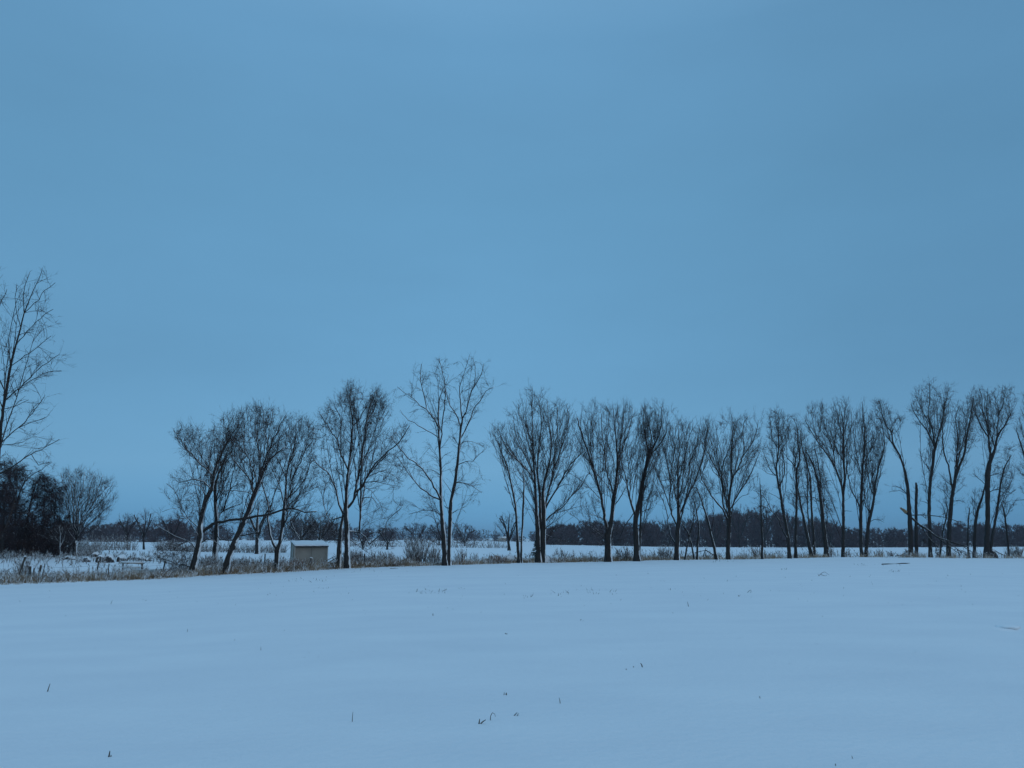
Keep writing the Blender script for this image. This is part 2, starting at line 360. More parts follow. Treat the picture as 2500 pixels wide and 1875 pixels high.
def tree(name, label, cat, crop, Y, trunks, limbs, crowns, snow=1, dens=1.0, droop=0.0, lift=.45, twig=1.0, group=None,
         mats=None, rk=.0115, spread=.55, acost=2.6, fan=.08, tr=1.0, wob=.024, tw=1.12, embed=.35):
    global TWR
    TWR = .0068 * max(1, Y / 80) * tr
    ox, oy, sc = CROPS[crop]
    def pix(p): return ox + p[0] / sc, oy + p[1] / sc
    mpp = Y / F / sc                                     # metres per crop pixel
    bx, by = pix(trunks[0][0]); base = at(bx, by, Y); base[2] = min(gz1(base[0], base[1]), base[2] + .1)
    root = empty(name, base, label, cat, group)
    bm_, tm_ = (mats if mats else (BARK[snow], TWIG[snow]))
    SP_, ST_, SR_ = [], [], []; S2 = []                    # skeleton points (3-D), tangents, radii, picture positions
    def lay(pts, w0, first, name_):
        xy = np.array([pix(p) for p in pts]); n = len(pts)
        if len(pts[0]) > 2: W = [p[2] if len(p) > 2 else None for p in pts]
        else: W = [w0] + [None] * (n - 1)
        known = [(i, w) for i, w in enumerate(W) if w is not None]
        ki, kw = [k[0] for k in known], [k[1] for k in known]
        if ki[-1] != n - 1: ki.append(n - 1); kw.append(max(2.2, kw[0] * .36) if len(known) == 1 else max(1.6, kw[-1] * .6))
        if len(known) == 1 and n > 2: W = [kw[0] + (kw[-1] - kw[0]) * (i / (n - 1)) ** .8 for i in range(n)]
        else: W = list(np.interp(range(n), ki, kw))
        yoff0, start = 0.0, None
        if not first and SP_:
            A2 = np.concatenate(S2); A3 = np.concatenate(SP_); AR = np.concatenate(SR_)
            i = int(np.argmin(((A2 - xy[0]) ** 2).sum(1))); start = A3[i]; yoff0 = start[1] - Y
        slope = rng.uniform(-spread, spread); P = []; s = 0
        for i, (x, y) in enumerate(xy):
            if i: s += np.hypot(*(xy[i] - xy[i - 1])) * Y / F
            yo = yoff0 + slope * (s if not first else max(0, s - 4) * .35) + (rng.normal(0, .12) if i else 0)
            P.append(at(x, y, Y + yo))
        if start is not None: P[0] = start
        R = [w * mpp / 2 * tw for w in W]
        if first:
            P[0][2] = min(gz1(P[0][0], P[0][1]), P[0][2]); P.insert(0, P[0] - np.array([0, 0, embed])); R.insert(0, R[0] * 1.7); R[1] *= 1.3; P.insert(2, P[1] + (P[2] - P[1]) * min(.5, .55 / max(.6, np.linalg.norm(P[2] - P[1])))); R.insert(2, R[1] / 1.3 * 1.02)
        Ps, Rs = smooth_line(P, R, .45 if first else .35)
        Ps[2:-1] += rng.normal(0, .012, (max(0, len(Ps) - 3), 3)) * (1 if first else 2)
        G = Geo(); G.tubes(Ps[None], Rs[None], 9 if first else 6, cap=True, rough=.10)
        G.build(name_, bm_, root, base)
        T = np.empty_like(Ps); T[:-1] = Ps[1:] - Ps[:-1]; T[-1] = T[-2]
        SP_.append(Ps); ST_.append(nrm(T)); SR_.append(Rs)
        k = (F / (Ps[:, 1] * CP + (Ps[:, 2] - CH) * SP)); v = -Ps[:, 1] * SP + (Ps[:, 2] - CH) * CP
        S2.append(np.stack([1250 + Ps[:, 0] * k, 937.5 - v * k], 1))
        return Ps, Rs
    for i, tr in enumerate(trunks): lay(tr, None, True, 'trunk')
    lp = []
    for lb in limbs:
        w = lb[0]; c = lb[1:]; Ps, Rs = lay(c, w, False, 'limb'); lp.append((Ps, Rs))
    pos = np.concatenate(SP_); tan = np.concatenate(ST_); rad = np.concatenate(SR_)
    hi = pos[:, 2] > base[2] + 1.2
    G = Geo(); tg = []
    for c in crowns:
        poly, n = c[0], int(c[1] * dens * 1.1)
        pp = np.array(poly, float); cc = pp.mean(0); wide = (pp - cc) * [1.07, 1.02] + cc
        low = (pp - cc) * [.92, 1.0] + cc; yb = low[:, 1] > cc[1]; low[yb, 1] += (pp[:, 1].max() - pp[:, 1].min()) * .16   # sparse lower twigs under the crown
        px = np.concatenate([in_poly(wide, n), in_poly(low, max(2, int(n * .2)))])
        cxy = pp.mean(0); half = (pp[:, 0].max() - pp[:, 0].min()) * .5 * mpp
        for q in px:
            x, y = pix(q); e = min(1, abs(q[0] - cxy[0]) * mpp / max(half, .1))
            dy = rng.uniform(-1, 1) * min(half, 3.2) * math.sqrt(max(.1, 1 - e * e)) * .8
            tg.append(at(x, y, Y + dy))
    if len(tg):
        tg = np.array(tg); m = int(len(tg) * fan); c0 = pos[hi].mean(0) if hi.any() else pos.mean(0)
        dist = np.linalg.norm(tg - c0, axis=1); first = np.argsort(-dist)[:len(tg) // 2]; first = rng.permutation(first)[:m]
        rest = np.setdiff1d(np.arange(len(tg)), first); order = np.concatenate([first, rest[np.argsort(dist[rest] + rng.uniform(0, 1.5, len(rest)))]])
        m = int(len(tg) * fan)
        bp_, br_ = grow(pos[hi] if hi.any() else pos, tan[hi] if hi.any() else tan, rad[hi] if hi.any() else rad, tg[order], lift - droop, wob, kpts=6, acost=acost, rk=rk, nfan=m)
    else: bp_, br_ = np.zeros((0, 6, 3)), np.zeros((0, 6))
    G.tubes(bp_, br_, 3)
    # short shoots straight off the hand-laid limbs
    lseg = [(P, R) for P, R in lp if len(P) > 4]
    for i_ in range(len(trunks)):
        P, R = SP_[i_], SR_[i_]; kq = P[:, 2] > base[2] + 2.0
        if kq.sum() > 5: lseg.append((P[kq], R[kq]))
    for P, R in lseg:
        k6 = np.linspace(0, len(P) - 1, 6).round().astype(int)
        ln = np.linalg.norm(np.diff(P, axis=0), axis=1).sum()
        q, r = spawn(P[k6][None], R[k6][None], ln * 1.9 * twig, .35, 1.25, .85, lift * .45 - droop, 5, .2, .35, .07)
        r = np.minimum(r, max(.012, TWR)); G.tubes(q, r, 3); bp_ = np.concatenate([bp_, np.pad(q, ((0, 0), (0, 1), (0, 0)), 'edge')]) if len(q) else bp_
        br_ = np.concatenate([br_, np.pad(r, ((0, 0), (0, 1)), 'edge')]) if len(q) else br_
    if len(bp_):
        ln = np.linalg.norm(bp_[:, 1:] - bp_[:, :-1], axis=2).sum(1)
        q2, r2 = spawn(bp_, br_, np.clip(ln * 3.0, 1.0, 9) * twig, .35, 1.05, .50, lift * .55 - droop, 3, .2, .7, .035)
        G.tubes(q2, r2, 3)
        q3, r3 = spawn(q2, r2, 4.6 * twig, .18, .62, .8, lift * .35 - droop * 1.2, 2, .05, .8, .03)
        if len(q3): G.blades(q3[:, 0], q3[:, -1], r3[:, 0] * 1.15)
    if G.n: G.build('crown', tm_, root, base)
    ALLT.append((name, sum(len(t) for t in G.T)))
    return root
def ell(cx, cy, rx, ry, n=12, j=.12):
    return [(cx + math.cos(a) * rx * random.uniform(1 - j, 1 + j), cy + math.sin(a) * ry * random.uniform(1 - j, 1 + j)) for a in np.arange(n) * 2 * PI / n]
ROW = 'bare trees of the field-edge row'
# ---- far left
tree('poplar_tree', 'tallest bare poplar at the left edge of the photo, straight leader with open upswept branches', 'tree', 'F', 44,
 [[(-62, 1625, 26), (-40, 1300, 20), (-14, 1050, 16), (0, 900, 14), (15, 760, 12), (30, 680, 11), (45, 580, 10), (60, 520, 8.5), (80, 440, 7), (100, 360, 6), (118, 290, 5), (150, 210, 3.6), (190, 120, 2.4), (207, 65, 1.6)]],
 [[4.5, (50, 560), (45, 430), (60, 330), (75, 255)], [4, (110, 290), (115, 180), (145, 90)], [5.5, (28, 725), (100, 650), (170, 580), (230, 530), (290, 490)],
  [3.5, (100, 650), (180, 600), (240, 575), (300, 570)], [4, (60, 550), (120, 500), (200, 440), (250, 400)], [4, (85, 440), (130, 380), (200, 310), (260, 270)],
  [3.6, (118, 290), (170, 240), (220, 180), (270, 140)], [5, (5, 920), (60, 870), (120, 820), (180, 750), (220, 690)], [3.5, (90, 850), (150, 825), (230, 795)],
  [3, (0, 938), (60, 930), (110, 920)], [6, (-16, 1082), (60, 1040), (130, 990), (200, 955), (290, 905)], [3, (150, 985), (190, 1030), (250, 1015)], [3, (95, 370), (75, 240), (80, 150)],
  [3, (20, 745), (80, 742), (140, 712)], [5, (16, 760), (-40, 600), (-30, 400), (0, 250), (35, 170)], [5, (0, 880), (-70, 760), (-120, 600), (-150, 420)], [5, (-20, 1100), (-90, 1000), (-170, 900)]],
 [([(110, 110), (150, 70), (210, 55), (240, 130), (265, 140), (260, 270), (250, 350), (200, 450), (290, 470), (300, 570), (200, 620), (60, 700), (0, 700), (-60, 400), (20, 330), (60, 300), (80, 180)], 110),
  ([(20, 750), (200, 670), (255, 770), (200, 840), (20, 930)], 26), ([(0, 1000), (100, 950), (290, 890), (250, 1010), (150, 1050), (40, 1080)], 14),
  ([(-60, 60), (10, 60), (40, 200), (10, 300), (-60, 300)], 22), ([(-180, 350), (-60, 300), (-30, 700), (-60, 1000), (-200, 950)], 40)],
 snow=0, lift=.25, twig=.7, acost=2.2, fan=.05)
VM = (BARK[0], M_VINE)
tree('vine_covered_tree', 'dark vine-hung tree rising highest at the left edge behind the poplar branches', 'tree', 'G', 72,
 [[(215, 1280, 26), (210, 1000, 24), (205, 750, 22), (240, 560, 18), (290, 400, 14), (350, 250, 8)]],
 [[12, (300, 380), (400, 240), (520, 170), (600, 110), (700, 50)], [10, (215, 700), (120, 500), (60, 330)], [10, (205, 900), (330, 720), (430, 600)]],
 [([(-50, 60), (100, 10), (240, 90), (430, 170), (330, 400), (250, 600), (100, 700), (-50, 650)], 160), (ell(210, 180, 130, 90), 40), ([(-60, 500), (240, 450), (330, 700), (320, 1180), (-60, 1200)], 150)], snow=1, droop=.35, twig=1.5, mats=VM, wob=.08, tr=1.55, dens=1.0)
tree('vine_covered_tree', 'dark round-shouldered vine-hung tree just left of the vase-shaped tree', 'tree', 'G', 74,
 [[(320, 1285, 26), (320, 1000, 24), (380, 780, 20), (420, 560, 16), (480, 350, 12), (560, 220, 6)], [(700, 1250, 16), (720, 1000, 14), (740, 700, 12), (760, 450, 6)]],
 [[12, (320, 950), (500, 800), (640, 700), (760, 560)], [10, (420, 560), (560, 430), (700, 330)]],
 [([(430, 240), (580, 180), (700, 260), (850, 400), (880, 560), (900, 760), (920, 940), (800, 1000), (650, 900), (500, 700), (450, 400)], 230), (ell(770, 520, 110, 170), 50), (ell(640, 300, 90, 80), 20), ([(240, 620), (420, 380), (600, 600), (860, 900), (820, 1180), (250, 1200)], 260)],
 snow=1, droop=.45, twig=1.5, mats=VM, wob=.08, tr=1.55, dens=1.0)
tree('vine_covered_tree', 'low dark vine-smothered tree cut by the left edge of the photo', 'tree', 'G', 70,
 [[(40, 1300, 30), (40, 1000, 26), (50, 700, 20), (30, 400, 10)]], [[12, (40, 900), (140, 760), (200, 600)], [10, (40, 800), (-80, 600)]],
 [([(-120, 330), (30, 320), (150, 400), (240, 700), (240, 1000), (-120, 1150)], 200), (ell(20, 420, 100, 90), 30)], snow=1, droop=.35, twig=1.5, mats=VM, wob=.08, tr=1.55, dens=1.0)
tree('dead_sapling', 'pale dead branchy sapling between the dark thicket and the vase-shaped tree', 'tree', 'G', 71,
 [[(818, 1235, 9), (808, 1120, 8), (812, 1000, 6), (795, 900, 4)]], [[6, (820, 1200), (870, 1060), (890, 980)], [5, (815, 1150), (760, 1080), (730, 1040)], [5, (810, 1080), (850, 960)]],
 [([(700, 1000), (800, 880), (900, 960), (920, 1150), (720, 1200)], 36)], snow=2, twig=1.0)
tree('vase_shaped_tree', 'small vase-shaped bare tree fanning from a short snow-sided trunk at left', 'tree', 'G', 75,
 [[(1012, 1308, 50), (1016, 1200, 46), (1028, 1110, 52)]],
 [[18, (1025, 1105), (1020, 1000), (960, 860), (900, 640), (870, 400), (820, 190)], [16, (1025, 1100), (1010, 900), (990, 700), (970, 450), (920, 190)], [16, (1030, 1095), (1040, 900), (1030, 700), (1010, 450), (1030, 170)],
  [16, (1035, 1095), (1060, 880), (1060, 600), (1120, 400), (1140, 180)], [16, (1040, 1100), (1070, 950), (1100, 800), (1180, 600), (1220, 380), (1270, 210)], [14, (1045, 1100), (1090, 950), (1160, 750), (1260, 600), (1330, 380), (1390, 220)],
  [14, (1050, 1090), (1120, 900), (1200, 740), (1320, 640), (1430, 480), (1530, 330)], [12, (1055, 1100), (1130, 960), (1220, 860), (1400, 700), (1520, 620)], [16, (1005, 1115), (950, 1180), (880, 1215), (720, 1222)],
  [12, (1010, 1100), (960, 1030), (920, 960), (890, 880)], [7, (1045, 1110), (1090, 1090), (1140, 1060)]],
 [([(810, 160), (920, 150), (1040, 130), (1140, 170), (1270, 200), (1400, 210), (1480, 300), (1560, 360), (1540, 560), (1480, 680), (1380, 820), (1200, 900), (1080, 940), (980, 900), (900, 760), (860, 500)], 330),
  ([(1150, 900), (1400, 830), (1300, 930)], 14)], snow=2, lift=.55, twig=1.0, dens=1.25, acost=2.4)
# ---- crop A
tree('leaning_tree', 'leftmost leaning tree of the row with one long level limb reaching right', 'tree', 'A', 55.5,
 [[(290, 1548, 58), (330, 1400, 50), (365, 1230, 42), (372, 1150, 38), (385, 1030, 34), (420, 900, 30), (465, 830, 27), (472, 760, 22), (490, 680, 17), (530, 570, 13), (580, 470, 11), (630, 370, 8), (690, 300, 5)]],
 [[12, (465, 805), (400, 765), (340, 745), (270, 755), (190, 770)], [14, (460, 740), (430, 670), (360, 610), (300, 540), (240, 470), (190, 400), (150, 340)], [7, (360, 612), (345, 520), (370, 430), (430, 370)],
  [9, (300, 540), (260, 500), (235, 430), (260, 370)], [26, (385, 1185), (410, 1160), (470, 1115), (560, 1090), (700, 1075), (850, 1050), (960, 1030), (1040, 995), (1130, 985), (1230, 1015), (1330, 1010)],
  [6, (1130, 985), (1200, 960), (1300, 960)], [9, (375, 1265), (430, 1240), (480, 1250), (530, 1290), (555, 1330)], [11, (345, 1320), (300, 1280), (230, 1245), (130, 1200), (60, 1155), (0, 1120)],
  [11, (315, 1460), (240, 1455), (180, 1450), (120, 1420), (20, 1390)], [7, (368, 1210), (320, 1160), (260, 1080), (200, 1000), (140, 985), (50, 1015)], [8, (370, 1160), (300, 1100), (240, 1030), (200, 930), (150, 830), (90, 780)],
  [8, (420, 890), (360, 800), (280, 770), (210, 740)], [5, (340, 1370), (280, 1330), (200, 1350), (110, 1330)], [7, (480, 700), (440, 600), (440, 520), (400, 430)]],
 [([(140, 350), (200, 300), (300, 300), (420, 380), (480, 500), (500, 640), (460, 760), (400, 780), (300, 720), (240, 600), (190, 450)], 90), (ell(260, 380, 70, 75), 15),
  ([(430, 340), (520, 270), (600, 200), (700, 190), (760, 260), (700, 400), (620, 520), (540, 620), (500, 560)], 90),
  ([(70, 760), (150, 720), (250, 690), (380, 780), (420, 880), (380, 1000), (340, 1120), (300, 1130), (200, 1060), (60, 900)], 70), ([(0, 1290), (100, 1260), (290, 1290), (320, 1350), (260, 1440), (100, 1430), (0, 1400)], 55)],
 snow=2, group=ROW, twig=1.15, dens=1.2, fan=.05)
tree('broken_trunk_tree', 'tree with a dark split lower trunk standing behind the two leaning trees', 'tree', 'A', 61,
 [[(488, 1400, 44), (500, 1250, 38), (505, 1150, 32), (500, 1000, 28), (490, 900, 25), (495, 800, 19), (520, 700, 14), (560, 620, 10), (600, 500, 6)]],
 [[12, (503, 1070), (560, 1010), (620, 980), (700, 950), (735, 920)], [13, (498, 960), (520, 830), (545, 720), (540, 600), (520, 520)], [11, (560, 1010), (595, 900), (620, 780), (640, 690), (660, 600)],
  [7, (630, 810), (700, 780), (740, 800)], [9, (490, 900), (470, 800), (440, 650), (400, 560)], [8, (655, 640), (650, 560), (660, 460), (700, 380)], [9, (500, 1200), (540, 1245), (620, 1250), (660, 1240)], [7, (495, 1130), (470, 1180), (465, 1240)]],
 [([(400, 440), (480, 380), (600, 300), (700, 300), (720, 420), (740, 600), (740, 760), (740, 880), (640, 960), (560, 900), (440, 800), (400, 600)], 160), (ell(600, 1020, 100, 70), 20), (ell(470, 1100, 110, 80), 24)],
 snow=2, group=ROW, twig=1.15, dens=1.2, fan=.05)
tree('leaning_tree', 'second leaning tree of the row, heavy snow down its right side and a dense crown', 'tree', 'A', 56,
 [[(570, 1532, 52), (600, 1400, 48), (660, 1250, 43), (720, 1120, 38), (770, 1000, 36), (810, 880, 34), (850, 790, 28), (900, 660, 17), (945, 580, 14), (1020, 520, 8), (1080, 470, 5)]],
 [[15, (812, 870), (790, 780), (760, 720), (690, 640), (640, 580), (600, 480), (570, 400)], [13, (830, 830), (830, 720), (790, 620), (740, 520), (720, 400), (700, 300)], [14, (850, 790), (860, 680), (860, 560), (840, 440), (820, 300), (830, 200)],
  [13, (878, 720), (900, 600), (930, 480), (900, 360), (890, 250), (900, 180)], [11, (920, 620), (940, 500), (980, 400), (1030, 300), (1080, 210)], [7, (945, 500), (1000, 440), (1080, 400), (1130, 390)],
  [10, (690, 1235), (740, 1215), (800, 1200), (850, 1190), (890, 1170)], [9, (810, 870), (770, 855), (700, 840), (600, 840), (490, 840)], [9, (735, 1090), (800, 1010), (830, 930), (900, 820)]],
 [([(560, 330), (620, 230), (700, 190), (760, 170), (850, 140), (950, 150), (1000, 200), (1090, 180), (1110, 250), (1080, 330), (1130, 390), (1080, 470), (1000, 540), (930, 640), (880, 760), (800, 800), (700, 720), (620, 600), (580, 480)], 300),
  (ell(880, 220, 110, 80), 25)], snow=2, group=ROW, twig=1.15, dens=1.2, fan=.06)
tree('forked_tree', 'V-forked tree left of the shed with snow packed in its fork', 'tree', 'A', 57.5,
 [[(1000, 1482, 38), (1005, 1400, 36), (1008, 1330, 42), (1028, 1270, 26), (1045, 1150, 26), (1060, 1020, 26), (1070, 930, 22), (1075, 830, 16), (1085, 700, 12), (1105, 600, 10), (1150, 480, 7), (1160, 330, 5), (1160, 250, 3)]],
 [[22, (1005, 1330), (985, 1300), (950, 1200), (930, 1070), (935, 980), (910, 870), (880, 780), (850, 700)], [10, (1065, 960), (1040, 860), (1010, 760), (960, 660), (940, 600)],
  [12, (1075, 950), (1120, 860), (1120, 760), (1180, 640), (1230, 520), (1290, 440), (1310, 330)], [9, (1090, 900), (1150, 850), (1210, 780), (1250, 700), (1280, 600)], [8, (1065, 1010), (1140, 920), (1200, 860), (1290, 830), (1350, 800)],
  [9, (1078, 740), (1040, 640), (1000, 560), (1010, 450)], [8, (1105, 600), (1120, 500), (1100, 400), (1110, 300)], [14, (1060, 1180), (1085, 1080), (1090, 980), (1110, 900)], [6, (940, 1080), (880, 1000), (840, 900)]],
 [([(930, 560), (1000, 440), (1080, 340), (1120, 250), (1170, 220), (1240, 240), (1300, 260), (1340, 330), (1320, 450), (1290, 600), (1350, 760), (1340, 830), (1250, 860), (1150, 960), (1080, 900), (1010, 840), (950, 700)], 250),
  ([(880, 700), (940, 720), (950, 900), (900, 950), (850, 880)], 14)], snow=2, group=ROW, twig=1.1, dens=1.25, fan=.06)
# ---- crop B
tree('double_crowned_tree', 'large double-crowned tree right of the shed with twin dark trunks', 'tree', 'B', 59,
 [[(250, 1538, 36), (250, 1400, 32), (250, 1280, 30), (243, 1170, 30), (248, 1080, 24), (245, 1000, 20), (255, 900, 18), (265, 820, 16), (275, 720, 14), (285, 620, 12), (290, 540, 10), (280, 430, 7), (270, 330, 5), (285, 270, 3)],
  [(188, 1532, 32), (195, 1400, 29), (205, 1280, 22), (225, 1160, 18)]],
 [[14, (238, 1150), (195, 1090), (180, 1010), (150, 940), (110, 860), (50, 820), (10, 770)], [13, (255, 880), (235, 800), (200, 720), (180, 640), (150, 600), (130, 560), (90, 500), (60, 460)], [7, (180, 640), (210, 540), (190, 450), (160, 400)],
  [9, (232, 1180), (180, 1190), (135, 1200), (110, 1160), (85, 1060), (100, 950)], [16, (248, 1110), (290, 1070), (310, 980), (330, 900), (350, 800), (360, 700), (380, 600), (385, 520), (400, 440), (430, 360), (450, 300)],
  [13, (305, 1020), (360, 960), (400, 880), (450, 800), (520, 740), (600, 670), (650, 600), (690, 540)], [12, (285, 1075), (330, 1000), (390, 900), (470, 800), (540, 740)],
  [14, (255, 1280), (300, 1280), (340, 1285), (375, 1320), (405, 1370)], [12, (340, 1285), (345, 1150), (350, 1020), (340, 960), (355, 840), (370, 740)], [10, (347, 1150), (370, 1000), (380, 850), (400, 740), (440, 700)],
  [7, (405, 1368), (460, 1320), (510, 1280), (530, 1210), (590, 1150), (640, 1100)], [7, (262, 1320), (320, 1375), (370, 1410), (410, 1440)], [8, (290, 550), (340, 490), (375, 420), (400, 380)],
  [6, (370, 940), (450, 930), (520, 950), (600, 960)], [4.5, (365, 970), (420, 1000), (480, 1080)], [4.5, (395, 890), (480, 860), (560, 880), (620, 920)], [5, (345, 1060), (420, 1040), (470, 1100)]],
 [([(60, 460), (110, 400), (180, 350), (220, 300), (260, 265), (320, 265), (360, 310), (380, 370), (330, 480), (300, 560), (290, 640), (260, 760), (200, 720), (120, 570), (70, 520)], 240), (ell(290, 330, 70, 65), 30),
  ([(390, 400), (420, 310), (470, 290), (520, 340), (550, 430), (540, 480), (480, 500), (440, 560), (400, 640), (370, 640), (375, 520)], 170), (ell(460, 370, 60, 75), 25),
  ([(500, 600), (600, 540), (700, 520), (700, 600), (640, 680), (620, 760), (650, 860), (650, 980), (560, 980), (450, 940), (400, 980), (380, 900), (430, 780)], 130),
  ([(0, 560), (60, 560), (120, 600), (140, 760), (200, 900), (180, 1000), (100, 1100), (60, 1000), (0, 900)], 80),
  ([(400, 1150), (520, 1050), (620, 1060), (660, 1120), (600, 1220), (520, 1290), (440, 1300), (370, 1200), (370, 1060), (440, 1050)], 46), (ell(190, 1290, 60, 70), 40)],
 snow=2, group=ROW, twig=1.1, droop=.05, fan=.04, dens=1.1)
tree('cottonwood_tree', 'tallest tree of the row, open twin-stemmed cottonwood alone near the middle', 'tree', 'B', 60.5,
 [[(937, 1508, 36), (930, 1400, 32), (925, 1300, 28), (912, 1180, 24), (905, 1060, 20), (903, 960, 18), (905, 860, 17), (900, 760, 15), (895, 660, 14), (890, 560, 13), (888, 480, 11), (890, 400, 9), (900, 340, 6), (920, 290, 4), (950, 230, 3), (960, 190, 2)],
  [(963, 1470, 24), (963, 1400, 22), (966, 1300, 25), (972, 1200, 25), (972, 1120, 23), (985, 1020, 20), (1005, 940, 19), (1015, 850, 18), (1028, 740, 16), (1038, 640, 14), (1045, 550, 13), (1055, 490, 10), (1045, 420, 8), (1035, 300, 6), (1045, 240, 4), (1075, 150, 3), (1105, 50, 2)]],
 [[12, (903, 1075), (850, 1035), (800, 1000), (740, 950), (700, 900), (650, 830), (600, 760)], [13, (904, 1055), (870, 990), (830, 920), (790, 860), (730, 800), (680, 770), (600, 680), (560, 610)],
  [9, (897, 700), (910, 600), (915, 500), (930, 420), (935, 300), (930, 220), (900, 120), (895, 70)], [10, (890, 565), (850, 480), (805, 430), (790, 340), (770, 260), (760, 180), (770, 110)], [7, (810, 430), (760, 400), (700, 340), (650, 310), (600, 270)],
  [7, (893, 640), (840, 590), (780, 560), (720, 520), (680, 505), (640, 460), (620, 430)], [7, (912, 1175), (870, 1140), (800, 1130), (740, 1140), (680, 1160)], [9, (970, 1140), (945, 1115), (930, 1100)],
  [5, (985, 1010), (950, 960), (920, 920)], [9, (1042, 550), (1010, 460), (970, 400), (940, 300), (930, 250)], [9, (1057, 485), (1090, 420), (1110, 330), (1150, 240), (1190, 180), (1200, 110)],
  [9, (1040, 620), (1080, 560), (1120, 480), (1140, 420), (1190, 350), (1220, 300), (1280, 270)], [5, (1112, 330), (1140, 230), (1145, 150), (1130, 70)], [5.5, (1030, 720), (1060, 660), (1120, 650), (1200, 690)],
  [6, (1020, 810), (1080, 790), (1130, 790), (1170, 740), (1220, 700)], [6, (1008, 950), (1060, 940), (1120, 960), (1190, 1010)], [6, (978, 1160), (1000, 1140)], [5, (980, 1150), (1040, 1120), (1080, 1150)], [5, (974, 1220), (1020, 1250), (1060, 1300)],
  [5, (903, 900), (850, 850), (800, 850)]],
 [([(600, 260), (690, 300), (700, 200), (760, 110), (800, 160), (880, 80), (930, 70), (1000, 50), (1060, 50), (1110, 40), (1200, 90), (1240, 190), (1280, 270), (1200, 350), (1150, 440), (1110, 560), (1060, 620), (1040, 540), (940, 520), (860, 520), (780, 430), (700, 340)], 120),
  ([(600, 620), (700, 700), (820, 840), (900, 900), (900, 1040), (800, 1010), (700, 900), (620, 780)], 34), ([(1040, 640), (1180, 640), (1240, 690), (1180, 840), (1190, 1000), (1160, 1080), (1100, 1100), (1020, 1080), (1000, 960), (1030, 800)], 48),
  ([(820, 560), (880, 640), (890, 860), (820, 860), (790, 700)], 16), ([(680, 1100), (760, 1000), (880, 1060), (890, 1160), (800, 1200), (720, 1190)], 22), ([(940, 560), (1010, 560), (1000, 800), (930, 800)], 12)],
 snow=2, group=ROW, droop=.22, twig=.85, lift=.3, fan=.05)
# ---- crop C
tree('slender_tree', 'pair of slender stems rising together left of the big three-stemmed tree', 'tree', 'C', 64.5,
 [[(290, 1502, 24), (280, 1350, 20), (270, 1200, 17), (265, 1080, 15), (245, 960, 14), (215, 820, 11), (185, 700, 9), (150, 620, 7), (110, 520, 5), (70, 430, 3)],
  [(308, 1497, 16), (310, 1340, 15), (318, 1200, 14), (322, 1080, 14), (328, 960, 12), (330, 860, 10), (315, 760, 5)]],
 [[5, (328, 880), (270, 800), (240, 740)], [4, (195, 745), (150, 720), (130, 680)], [4, (185, 700), (210, 640), (240, 600)], [4, (268, 1090), (240, 1040), (220, 1010)]],
 [([(50, 420), (130, 360), (180, 480), (220, 600), (260, 720), (340, 740), (360, 850), (330, 960), (270, 860), (200, 760), (140, 700), (90, 600)], 60)], snow=2, group=ROW, twig=.8)
tree('three_stemmed_tree', 'big three-stemmed upswept tree with a snow drift against its foot, right of the tallest tree', 'tree', 'C', 65.5,
 [[(450, 1503, 46), (446, 1350, 36), (435, 1150, 29), (425, 980, 23), (420, 880, 18), (410, 720, 14), (400, 560, 10), (395, 400, 7), (395, 250, 5), (397, 80, 2)],
  [(468, 1480, 26), (465, 1250, 22), (460, 1080, 20), (458, 950, 19), (445, 850, 14), (440, 720, 10), (445, 600, 8), (470, 400, 6), (460, 250, 4), (440, 150, 2)],
  [(487, 1372, 32), (490, 1230, 32), (490, 1090, 34), (484, 980, 26), (490, 880, 18), (520, 760, 14), (545, 640, 12), (550, 500, 9), (520, 300, 5), (520, 200, 3)]],
 [[11, (420, 870), (380, 790), (330, 730), (270, 670), (200, 590), (150, 500), (110, 420)], [10, (415, 820), (350, 660), (300, 560), (260, 450), (240, 350)], [9, (408, 700), (370, 560), (330, 420), (290, 300), (285, 220)],
  [5, (432, 1110), (400, 1080), (350, 1070)], [15, (492, 1085), (520, 960), (550, 850), (570, 740), (580, 600), (600, 450), (600, 250)], [15, (495, 1080), (540, 1000), (600, 900), (650, 800), (700, 720), (760, 650), (820, 600)],
  [9, (570, 760), (620, 620), (660, 480), (690, 340), (670, 220)], [6, (700, 720), (740, 640), (765, 560)], [11, (494, 1190), (560, 1110), (640, 1060), (700, 980), (780, 900), (840, 800), (870, 770)],
  [6, (570, 1105), (640, 1090), (740, 1060), (830, 1040)], [10, (482, 960), (500, 870), (510, 760), (500, 650), (480, 550)], [5, (600, 900), (660, 870), (720, 880)], [8, (492, 1230), (550, 1190), (580, 1150)], [7, (492, 1290), (560, 1300), (610, 1310)],
  [7, (398, 520), (350, 400), (340, 280), (350, 180)]],
 [([(60, 440), (130, 380), (180, 400), (200, 330), (250, 250), (290, 200), (340, 220), (350, 120), (395, 60), (430, 100), (480, 150), (510, 210), (590, 200), (660, 190), (720, 280), (730, 420), (780, 480), (840, 580), (780, 660), (700, 700), (620, 820), (560, 900), (500, 980), (440, 940), (400, 820), (300, 700), (200, 600), (120, 520)], 400),
  ([(700, 760), (870, 770), (850, 870), (740, 960), (680, 1060), (830, 1040), (620, 1180), (520, 1200), (560, 1080), (650, 960), (600, 900)], 40)],
 snow=2, group=ROW, lift=.6, acost=2.6, fan=.17)
